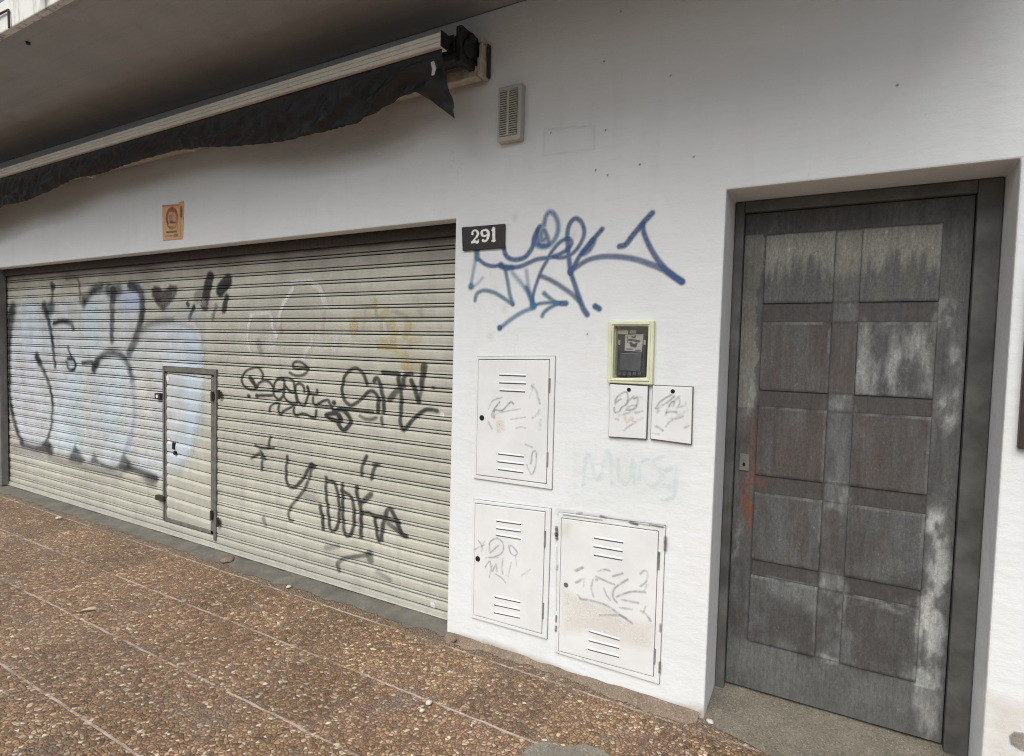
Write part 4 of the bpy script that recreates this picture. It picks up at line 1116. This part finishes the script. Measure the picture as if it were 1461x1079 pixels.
cabinet('utility_cabinet', [(676, 712.5), (787, 726), (781, 911), (673, 880)], [(679, 717), (779.5, 729.5), (774.5, 904), (676.5, 876.5)],
        lv([(709, 745.5, 742, 747), (709, 745, 752.5, 757.5), (709, 745, 762, 768), (707, 744.5, 850, 858), (706.5, 744, 861, 869), (706, 744, 872, 880)]), (683.5, 796.5, .0145), [(779, 768, .08), (776, 870, .08)],
        'white louvred cabinet beside the roller shutter, lowest left of the three, round scrawl on it', sc2, 'grey round-lettered scrawl')
g3 = lambda x, y: (780 + x / 4.153, 720 + y / 4.153)
sc3 = [FILL([g3(*p) for p in [(95, 490), (190, 545), (350, 595), (500, 690), (635, 700), (628, 850), (500, 835), (250, 745), (105, 750)]], (.80, .73, .63), .9, .03), FILL([g3(*p) for p in [(85, 110), (150, 115), (130, 195), (82, 185)]], (.74, .71, .52), .5, .015)]
stn = sc3; sc3 = []
sc3 += [G(g3, p, wd, a, c) for p, wd, a, c in (([(178, 388), (218, 368)], .014, .5, GR), ([(180, 458), (218, 438)], .012, .4, GR), ([(230, 435), (225, 480)], .008, .3, GR2), ([(310, 392), (345, 380), (380, 388)], .008, .45, GR), ([(280, 440), (270, 490), (285, 540)], .008, .45, GR), ([(190, 530), (210, 555), (250, 560), (350, 588), (430, 640), (512, 698)], .009, .5, GR), ([(300, 422), (350, 445), (405, 468)], .009, .55, GR), ([(302, 440)], .016, .55, GR), ([(345, 490), (360, 530), (382, 560)], .008, .4, GR), ([(398, 420), (455, 403)], .009, .5, GR), ([(485, 438), (410, 490), (398, 540), (422, 575)], .009, .5, GR), ([(420, 540), (510, 510), (590, 515)], .009, .5, GR), ([(560, 405), (585, 385), (602, 400), (595, 450), (560, 480)], .008, .45, GR), ([(450, 558), (550, 578)], .009, .45, GR), ([(440, 605), (510, 615)], .009, .4, GR), ([(320, 650), (430, 650), (480, 670)], .007, .45, GR), ([(565, 625), (590, 640), (620, 682)], .010, .45, GR), ([(590, 600), (575, 640)], .008, .4, GR), ([(600, 470), (580, 510)], .008, .3, GR2))]
for L in stn: L['a'] *= .42
c3 = cabinet('utility_cabinet', [(798, 731), (950, 750.5), (941, 975), (793, 929.5)], [(802, 738), (941, 757), (933.5, 965), (797.5, 928)],
        lv([(848.5, 891.5, 766, 773), (847.5, 890.5, 778, 785.5), (848, 890, 790, 797.5), (841, 886, 898.5, 911.5), (840.5, 885.5, 911.5, 923), (840, 885, 924, 935.5)]), (809, 833.5, .012, 'galv'), [(941, 799, .08), (935, 935, .07)],
        'largest white louvred cabinet, cream stain and rusty gaps, nearest the dark door', sc3, 'grey angular scrawl over a cream stain')
c3d = [o for o in c3.children if o.name.startswith('cabinet_door')][0]
for L in stn: paint('cream_stain', c3d, [L], .006, lambda X, Z: X * 0 - .012, off=.0005, wear=.25, wsc=12, seed=31)
RU = (.09, .07, .055)
for p, wd, a in (([(795.3, 752), (795.8, 768)], .016, .9), ([(795, 762)], .024, .8), ([(858, 736), (866, 738)], .010, .9), ([(900, 744), (910, 747)], .014, .9), ([(928, 748), (947, 751.5)], .008, .8), ([(805, 734), (860, 741.5)], .004, .8), ([(866, 738), (928, 749)], .004, .7), ([(950.5, 766), (950, 784)], .014, .7), ([(796.5, 806), (796, 812)], .008, .8), ([(795, 878), (794.5, 886)], .008, .9), ([(794.5, 893), (794, 899)], .010, .9), ([(943.5, 890), (943, 900)], .008, .6), ([(942.5, 944), (942, 958)], .010, .8), ([(824, 732), (832, 731)], .006, .6), ([(795.5, 780), (795, 870)], .003, .5)):
    paint('rust_stain', c3, [S(p, wd, RU, a, .004, None, 0)], .003, lambda X, Z: X * 0 - .0096, off=.0012, wear=.4, wsc=80)

# two small blank access boxes under the meter
g4 = lambda x, y: (860 + x / 10.436, 540 + y / 10.436)


def access(outer, hole, label, scrib, sl):
    oq = [xz(*p) for p in outer]
    t = thing('access_box', (np.mean([p[0] for p in oq]), 0, min(p[1] for p in oq)), label, 'junction box', 'small blank access boxes under the meter')
    oq2 = oq
    c = np.mean(oq, 0); ins = lambda d: [tuple(np.array(p) + (c - np.array(p)) / np.linalg.norm(c - np.array(p)) * d) for p in oq2]
    bm = bmesh.new(); prism(bm, ins(.002), -.010, .001); build('box_body', bm, M['barg'], t)
    bm = bmesh.new(); prism(bm, ins(.0065), -.016, -.0102); cv = build('cover', bm, M['cab'], t, bevel=.002)
    x, z = xz(*hole); bm = bmesh.new(); disc(bm, x, z, .0095, -.0178, -.0155, 14); build('lock_hole', bm, M['black'], cv)
    paint('scribble', cv, scrib, .003, lambda X, Z: X * 0 - .016, off=.001, label=sl, wear=.7, wsc=60, seed=19)


sa = [G(g4, p, wd, a, c) for p, wd, a, c in (([(200, 385), (215, 310), (260, 250), (350, 200), (392, 245), (370, 375), (300, 430), (260, 490), (200, 500), (190, 430)], .007, .55, GR), ([(210, 360), (290, 300)], .007, .5, GR), ([(370, 385), (420, 310), (480, 260)], .009, .45, GR2), ([(480, 300), (540, 290), (515, 420), (440, 465), (365, 465)], .009, .5, GR), ([(380, 440), (450, 400), (520, 400)], .006, .5, GR2), ([(500, 505), (605, 485)], .010, .4, GR2), ([(260, 545), (440, 500)], .008, .4, GR2), ([(520, 270), (590, 280)], .008, .25, GR2), ([(330, 545), (385, 640), (450, 570), (480, 640), (600, 590)], .014, .4, PEACH), ([(340, 770), (400, 710), (500, 660)], .008, .45, (.4, .45, .52)), ([(210, 600), (250, 610)], .01, .3, GR2))]
access([(871, 546.5), (927, 549.8), (924, 627.5), (869, 624)], (899, 556), 'small white box below the green meter frame, left of its twin, peach smear', sa, 'grey loops over a peach smear')
sb = [G(g4, p, wd, a, c) for p, wd, a, c in (([(800, 445), (850, 370), (930, 300), (1035, 245)], .008, .5, GR), ([(830, 450), (900, 400), (990, 345), (1080, 262)], .008, .5, GR), ([(950, 545), (990, 430), (1080, 330), (1155, 262)], .007, .45, GR2), ([(1000, 420), (1040, 350), (1080, 350), (1060, 410)], .007, .55, GR), ([(960, 505), (1040, 490), (1120, 500)], .009, .45, GR), ([(1035, 595), (1120, 590), (1205, 560)], .008, .45, GR2), ([(960, 712), (1000, 650), (1055, 615)], .008, .4, GR2), ([(1120, 430), (1230, 400), (1252, 350)], .008, .4, GR2), ([(1150, 300), (1160, 360), (1130, 420)], .007, .35, GR2), ([(810, 710), (860, 735), (910, 772)], .010, .45, GR), ([(1235, 732), (1290, 700)], .010, .4, GR2), ([(770, 820), (850, 822)], .010, .3, GR2), ([(1120, 560), (1270, 470)], .012, .25, CYN), ([(830, 500), (850, 480)], .012, .3, GR2))]
access([(931.5, 548.5), (990.3, 551), (988, 635), (928.3, 627)], (961.3, 558.3), 'small white box offset to the right of the green meter, grey scrawl only', sb, 'grey criss-cross scrawl')

# ================================================================== electricity meter
mo = [xz(*p) for p in ((870, 459), (935.4, 458), (932.4, 549.2), (868.7, 546))]; mi_ = _mq
mt = thing('electric_meter', (-.85, 0, mo[3][1]), 'pale green framed electricity meter behind a small window', 'meter')
bm = bmesh.new(); ring(bm, mo, mi_, -.022, .003); build('window_frame', bm, M['green'], mt, bevel=.004)
mm_ = [bil(mo, .12, .075), bil(mo, .88, .075), bil(mo, .88, .91), bil(mo, .12, .91)]
bm = bmesh.new()
mid_o = [tuple((np.array(a) * .5 + np.array(b) * .5)) for a, b in zip(mo, mi_)]
mid_i = [tuple((np.array(a) * .28 + np.array(b) * .72)) for a, b in zip(mo, mi_)]
ring(bm, mid_o, mid_i, -.026, -.0215); build('frame_bead', bm, M['green'], mt, bevel=.0015)
# recess lining, body and labels
e = .0035
bm = bmesh.new(); box(bm, MX0 + .0005, MX1 - .0005, .085, .09, MZ0 + .0005, MZ1 - .0005); build('back_plate', bm, M['meter'], mt)
bm = bmesh.new()
inn = [(MX0 + .001, MZ1 - .001), (MX1 - .001, MZ1 - .001), (MX1 - .001, MZ0 + .001), (MX0 + .001, MZ0 + .001)]
inn2 = [(MX0 + .006, MZ1 - .006), (MX1 - .006, MZ1 - .006), (MX1 - .006, MZ0 + .006), (MX0 + .006, MZ0 + .006)]
ring(bm, inn, inn2, .004, .084); build('recess_lining', bm, M['green'], mt)
pM = lambda x, y: (860 + x / 9.81, 450 + y / 9.81)
YM = .030
def mq(pts): return [xz(*pM(*p), YM) for p in pts]
bm = bmesh.new(); prism(bm, mq([(215, 260), (600, 270), (590, 850), (205, 840)]), YM, .083); mb = build('meter_body', bm, M['meter'], mt, bevel=.004)
bm = bmesh.new(); prism(bm, mq([(250, 530), (560, 520), (535, 790), (235, 770)]), YM - .010, YM - .0005); build('terminal_cover', bm, M['meterg'], mb, bevel=.004)
bm = bmesh.new(); prism(bm, mq([(320, 275), (575, 260), (548, 510), (310, 495)]), YM - .004, YM - .0005); lb_ = build('rating_label', bm, M['paper'], mb)
paint('label_print', lb_, [S(p, wd, (.05, .05, .05), .85, .002, pM, YM - .004) for p, wd in (([(410, 300), (440, 310), (455, 295)], .008), ([(370, 345), (430, 350), (510, 365)], .010), ([(390, 390), (440, 420), (470, 400)], .012), ([(400, 425), (460, 435)], .010), ([(335, 470), (420, 475)], .004), ([(460, 490), (530, 495)], .004), ([(345, 300), (345, 380)], .004))], .0015, lambda X, Z: X * 0 + YM - .004, off=.0006, wear=.3, wsc=200)
bm = bmesh.new(); prism(bm, mq([(195, 208), (360, 208), (360, 268), (195, 262)]), YM - .006, YM + .02); build('reading_tag', bm, M['white'], mb)
bm = bmesh.new(); prism(bm, mq([(385, 205), (470, 205), (465, 255), (380, 255)]), YM - .005, YM + .01); build('reading_tag', bm, M['paper'], mb)
for px in (235, 590):
    bm = bmesh.new(); prism(bm, mq([(px - 16, 345), (px + 16, 345), (px + 14, 415), (px - 18, 415)]), YM - .006, YM - .0003); build('screw_cap', bm, M['paper'], mb, bevel=.002)
bm = bmesh.new()
for k in range(5): prism(bm, mq([(222 + k * 72, 790), (262 + k * 72, 792), (258 + k * 72, 842), (218 + k * 72, 838)]), YM - .012, YM - .0006)
build('terminal_block', bm, M['meterg'], mb)
bm = bmesh.new(); prism(bm, inn2, .0065, .0085); build('pane', bm, M['glass'], mt)

# ================================================================== house number plate
pq = [xz(*p, -.012) for p in ((658.8, 324.5), (720, 319.5), (719.5, 353.5), (660, 358))]
np_ = thing('number_plate', (-1.68, 0, 2.10), 'dark house number plate reading 291 in white digits', 'house number')
bm = bmesh.new(); prism(bm, pq, -.014, .001); pl = build('plate', bm, M['plate'], np_, bevel=.002)
pN = lambda x, y: (590 + x / 7.193, 290 + y / 7.193)
WD = (.85, .85, .82)
N_ = lambda pts, wd, w2=None, curve=True: S(pts, wd, WD, 1, .0014, pN, -.014, w2, curve)
digits = [N_([(604, 312), (604, 300), (618, 284), (640, 280), (660, 294), (664, 316), (650, 344), (625, 374), (604, 400)], .0095), N_([(656, 296), (664, 316), (650, 345)], .014), N_([(602, 402), (630, 394), (650, 402), (662, 398)], .014), N_([(662, 398), (666, 378)], .008), N_([(606, 316)], .014),
          N_([(740, 276), (712, 282), (700, 306), (708, 332), (732, 338), (752, 328)], .010), N_([(704, 292), (700, 306), (707, 328)], .015), N_([(740, 276), (764, 286), (772, 318), (764, 360), (742, 388), (716, 388)], .012), N_([(766, 296), (772, 320), (764, 356)], .017), N_([(714, 382)], .015),
          N_([(824, 262), (826, 384)], .018, None, False), N_([(804, 278), (824, 264)], .008, None, False), N_([(806, 388), (840, 384)], .008, None, False)]
paint('house_digits', pl, digits, .0014, lambda X, Z: X * 0 - .014, off=.0012, wear=.1, wsc=150)

# ================================================================== no-parking sticker
pP = lambda x, y: (200 + x / 11.99, 270 + y / 11.99)
st = thing('warning_sign', (-4.47, 0, 2.34), 'small faded orange no-parking sign with a red ring above the shutter', 'sign')
sq = [xz(*p) for p in ((232.6, 293.5), (257.5, 291.5), (258.5, 341), (233.2, 343.5))]
bm = bmesh.new(); prism(bm, sq, -.006, .001); sp_ = build('sign_board', bm, M['sticker'], st)
q2 = [xz(*pP(*p)) for p in ((655, 230), (750, 200), (752, 300), (735, 850), (690, 860), (700, 300))]
bm = bmesh.new(); prism(bm, q2, -.004, .0005); build('torn_layer', bm, M['sticker'], st)
RD = (.40, .10, .05); OG = (.32, .34, .22)
E_ = lambda cx, cy, rx, ry: [(cx + rx * math.cos(t * math.pi / 10), cy + ry * math.sin(t * math.pi / 10)) for t in range(21)]
P_ = lambda pts, wd, col=RD, a=.85, so=.006: S(pts, wd, col, a, so, pP, 0)
LP = [P_(E_(560, 500, 90, 165), .024), FILL([pP(*p) for p in [(500, 450), (560, 440), (570, 560), (510, 560)]], OG, .7, .012), P_([(530, 575), (570, 570), (610, 582)], .018, (.06, .03, .02), .9), P_([(590, 430), (600, 520)], .04, (.75, .35, .28), .6), P_([(510, 610), (600, 615)], .02, (.75, .5, .35), .7), P_([(500, 380), (600, 375)], .018, RD, .6),
      FILL([pP(*p) for p in [(392, 280), (670, 262), (670, 292), (392, 305)]], (.52, .24, .10), .55, .006), P_([(720, 320), (715, 470)], .022, (.12, .06, .04), .8), FILL([pP(*p) for p in [(590, 600), (690, 450), (690, 820), (480, 800)]], (.72, .60, .24), .35, .05)]
LP += [P_([(470 + k * 30, 742 - k * 2), (486 + k * 30, 738 - k * 2)], .013, (.10, .08, .05), .8, .003) for k in range(6)] + [P_([(450 + k * 26, 806 - k), (466 + k * 26, 804 - k)], .008, (.25, .15, .08), .6, .003) for k in range(8)] + [P_([(600, 800), (650, 790)], .02, (.20, .18, .08), .7)]
paint('sign_print', sp_, LP, .004, lambda X, Z: X * 0 - .006, off=.0012, wear=.4, wsc=60, label='red ring emblem over small illegible print')

# ================================================================== vent grille
vt_ = thing('vent_grille', (-1.52, 0, 2.62), 'beige slotted vent box on the wall right of the awning', 'vent')
vx0, vx1, vz0, vz1 = -1.590, -1.456, 2.624, 2.893
bm = bmesh.new(); box(bm, vx0, vx1, -.04, .001, vz0, vz1); vh_ = build('vent_housing', bm, M['vent'], vt_, bevel=.004)
gx0, gx1, gz0, gz1 = vx0 + .014, vx1 - .020, vz0 + .024, vz1 - .020
bm = bmesh.new(); box(bm, gx0, gx1, -.0415, -.0392, gz0, gz1); gb = build('grille_recess', bm, M['ventd'], vh_)
bm = bmesh.new(); nb = 20
for k in range(nb):
    z = gz0 + (gz1 - gz0) * (k + .15) / nb
    box(bm, gx0 - .001, gx1 + .001, -.0475, -.0418, z, z + (gz1 - gz0) / nb * .45)
build('grille_bars', bm, M['vent'], vh_)
bm = bmesh.new(); xm = (gx0 + gx1) / 2
box(bm, xm - .006, xm + .006, -.0485, -.0476, gz0 - .001, gz1 + .001)
build('grille_divider', bm, M['vent'], vh_)

# ================================================================== awning
aw = thing('awning', (-4.8, -.15, 2.95), 'retracted awning with cream front bar and torn black valance over the shutter', 'awning')
AYB = -.30
xr = onY(635, 60, AYB)[0]
za, zb_ = 3.064, 2.999
def bar_z(x): return za + (x - xr) * (3.064 - 3.036) / (6.57 - 1.73)
bm = bmesh.new(); xl = -9.0
prof = [(-.035, .000), (-.035, .018), (-.030, .020), (-.035, .022), (-.035, .040), (-.030, .042), (-.035, .044), (-.035, .062), (-.028, .068), (.02, .068), (.02, 0)]
rows = []
for x in (xl, xr):
    z0 = bar_z(x) - .066
    rows.append([bm.verts.new((x, AYB + y, z0 + z)) for y, z in prof])
n = len(prof)
for i in range(n): bm.faces.new((rows[0][i], rows[1][i], rows[1][(i + 1) % n], rows[0][(i + 1) % n]))
bm.faces.new(rows[0]); bm.faces.new(rows[1][::-1])
fb = build('front_bar', bm, M['cream'], aw)
bm = bmesh.new(); box(bm, xr + .0005, xr + .008, AYB - .038, AYB + .024, bar_z(xr) - .069, bar_z(xr) + .004); build('end_cap', bm, M['black'], fb, bevel=.003)
RY, RZ, RR = -.150, 3.060, .068
bm = bmesh.new(); tube(bm, [(xl, RY, RZ), (-1.735, RY, RZ)], RR, 20); build('fabric_roll', bm, M['fabric'], aw, smooth=False)
bm = bmesh.new(); tube(bm, [(-1.7345, RY, RZ), (-1.69, RY, RZ)], .045, 14); tube(bm, [(-1.72, RY + .02, RZ + .055), (-1.685, RY + .02, RZ + .055)], .028, 10); box(bm, -1.735, -1.70, RY - .06, -.02, RZ - .08, RZ + .09)
build('roller_end', bm, M['fabric'], aw, bevel=.006)
bm = bmesh.new(); box(bm, xl, -1.692, -.088, -.03, 2.950, 3.004); build('torsion_bar', bm, M['creamd'], aw, bevel=.004)
bm = bmesh.new(); box(bm, -1.690, -1.668, -.085, -.004, 2.955, 3.045); box(bm, -1.692, -1.672, -.070, -.004, 3.0455, 3.12); disc(bm, -1.682, 3.137, .016, -.075, -.03)
bk = build('wall_bracket', bm, M['creamd'], aw, bevel=.004)
bm = bmesh.new(); box(bm, -1.6675, -1.660, -.034, -.003, 2.965, 3.13); build('bracket_cheek', bm, M['rust'], aw, bevel=.004)
# canopy sheet still wound between roll and bar
bm = bmesh.new(); xs = np.linspace(xl, -1.75, 60); rows = []
for i, x in enumerate(xs):
    row = []
    for j in range(7):
        t = j / 6; y = RY - RR * .7 + (AYB + .015 - (RY - RR * .7)) * t; z = RZ + .06 + (bar_z(x) - .012 - RZ - .06) * t - .05 * math.sin(t * math.pi) * (1 + .4 * math.sin(x * 5))
        row.append(bm.verts.new((x, y, z)))
    rows.append(row)
for a, b in zip(rows, rows[1:]):
    for j in range(6): bm.faces.new((a[j], b[j], b[j + 1], a[j + 1]))
build('canopy', bm, M['fabric'], aw, smooth=True)
# hanging valance with a torn pointed end
edge_px = [(-120, 350), (-60, 318), (0, 291), (30, 285), (60, 272), (95, 254), (130, 247), (165, 235), (200, 224), (240, 213), (280, 208), (320, 206), (360, 203), (400, 197), (440, 188), (470, 180), (500, 172), (525, 158), (545, 145), (570, 131), (588, 128), (604, 137), (622, 150), (643, 166)]
ex = np.array([onY(*p, AYB)[0] for p in edge_px]); ez = np.array([onY(*p, AYB)[2] for p in edge_px])
bm = bmesh.new(); N = 420; xs = np.linspace(xl + .1, ex[-1], N); rows = []; NR = 16
torn = np.array([onY(631, 72, AYB)[0], ex[-1]])
for i, x in enumerate(xs):
    zbt = np.interp(x, ex, ez) if x > ex[0] else ez[0]
    xt = min(x, xr - .01)
    ztop = bar_z(xt) - .067
    row = []
    for j in range(NR + 1):
        t = j / NR
        xx = xt + (x - xt) * t
        z = ztop + (zbt - ztop) * t
        f1 = math.sin(x * 13 + 7 * t + 3 * vnoise(np.array([x]), np.array([t]), 3, 5)[0])
        f2 = fbm(np.array([x * 1.0 + .5 * t]), np.array([t * .25]), 9, 77, 3)[0] - .5
        f3 = abs(math.sin(x * 31 + 9 * t + 6 * vnoise(np.array([x]), np.array([t * .4]), 5, 15)[0])) - .5
        y = AYB - .012 + .022 * f3 * min(1, 3 * t) * (1 - .4 * t) + t * (.030 * f1 * .35 + .10 * f2) * (1 - .75 * max(0, t - .7) / .3) + .05 * t * t
        row.append(bm.verts.new((xx, y, z)))
    rows.append(row)
for a, b in zip(rows, rows[1:]):
    for j in range(NR): bm.faces.new((a[j], b[j], b[j + 1], a[j + 1]))
va_ = build('valance', bm, M['fabric'], aw, smooth=True)
md = va_.modifiers.new('thick', 'SOLIDIFY'); md.thickness = .002
bm = bmesh.new(); cx, cz = xz(620, 100, AYB - .03); prism(bm, [(cx - .012, cz + .03), (cx + .006, cz + .035), (cx + .02, cz + .0), (cx + .008, cz - .03), (cx - .006, cz - .03), (cx - .004, cz)], AYB - .045, AYB - .042); build('tie_scrap', bm, M['white'], va_)
# folded arm peeping out under the fabric
bm = bmesh.new()
ap = [onY(*p, -.22) for p in ((84, 257), (118, 250), (180, 233), (215, 219), (255, 208))]
tube(bm, ap, [.006, .012, .016, .012, .014], 8)
arm = build('folding_arm', bm, M['creamd'], aw, smooth=True)
for p0, p1, r in (((118, 248), (134, 252), .020), ((253, 206), (279, 213), .026)):
    bm = bmesh.new(); tube(bm, [onY(*p0, -.23), onY(*p1, -.225)], [r, r * .7], 8); build('arm_elbow', bm, M['creamd'], arm)

# ================================================================== framed board at the right edge
fx0, fz0, fx1, fz1 = .507, 1.296, .90, 1.92
t = thing('wall_frame', (.7, 0, fz0), 'dark brown framed board on the wall beyond the door, cut off by the picture', 'framed board')
o4 = [(fx0, fz1), (fx1, fz1), (fx1, fz0), (fx0, fz0)]; i4 = [(fx0 + .02, fz1 - .02), (fx1 - .02, fz1 - .02), (fx1 - .02, fz0 + .02), (fx0 + .02, fz0 + .02)]
bm = bmesh.new(); ring(bm, o4, i4, -.026, .001); build('frame', bm, M['brown'], t, bevel=.003)
bm = bmesh.new(); prism(bm, i4, -.012, -.001); build('board', bm, M['white'], t)

# ================================================================== litter
def lump(name, loc, r, mat, label, cat, flat=.6, seed=1, group=None):
    bm = bmesh.new(); bmesh.ops.create_icosphere(bm, subdivisions=2, radius=r)
    rr = random.Random(seed)
    for v in bm.verts:
        k = 1 + (rr.random() - .5) * .5; v.co = Vector((v.co.x * k, v.co.y * k, v.co.z * k * flat))
    for v in bm.verts: v.co += Vector((loc[0], loc[1], loc[2] + r * flat * .7))
    o = build(name, bm, mat, None, smooth=True, origin=tuple(loc)); tag(o, label, cat, group); return o


q = onZ(648.5, 917, 0.0); lump('dirt_clump', (q[0], q[1] - .01, 0.012), .016, M['dirt'], 'small brown dirt clump at the corner of wall and shutter sill', 'debris', .8, 3)
for i, (px, py, r, lab) in enumerate(((84, 740, .022, 'pale chip on the pavement near the far end of the shutter'), (612, 1004, .016, 'pale chip on the pavement in front of the shutter edge'), (1013, 1031, .016, 'pale chip at the corner of the doorstep'), (412, 838, .016, 'pale chip on the cement sill in mid shutter'), (602, 1015, .012, 'tiny pale chip in the mortar joint below the shutter edge'))):
    q = onZ(px, py, 0.004); lump('stone_chip', tuple(q), r, M['peb'], lab, 'stone chip', .45, 10 + i, 'pale stone chips on the pavement')
q = onZ(325, 801, .0); lump('stone_lump', tuple(q), .05, M['dirt'], 'sandy mortar lump on the sill under the wicket door', 'debris', .35, 22)
bm = bmesh.new(); a = onZ(113, 872, .01); b = onZ(137, 869, .01); rows = []
for i in range(9):
    tt = i / 8; c = Vector(a) * (1 - tt) + Vector(b) * tt; wd_ = .022 * math.sin(math.pi * (.08 + .84 * tt)); rows.append([bm.verts.new(c + Vector((0, -wd_, .008 * math.sin(tt * 3)))), bm.verts.new(c + Vector((0, 0, -.006))), bm.verts.new(c + Vector((0, wd_, .012 * math.sin(tt * 3))))])
for r0, r1 in zip(rows, rows[1:]):
    for j in range(2): bm.faces.new((r0[j], r1[j], r1[j + 1], r0[j + 1]))
lo_ = build('dry_leaf', bm, M['leaf'], None, smooth=True, origin=tuple((Vector(a) + Vector(b)) / 2)); tag(lo_, 'curled pale dry leaf lying on the pebble pavement', 'leaf')
lo_.modifiers.new('thick', 'SOLIDIFY').thickness = .001
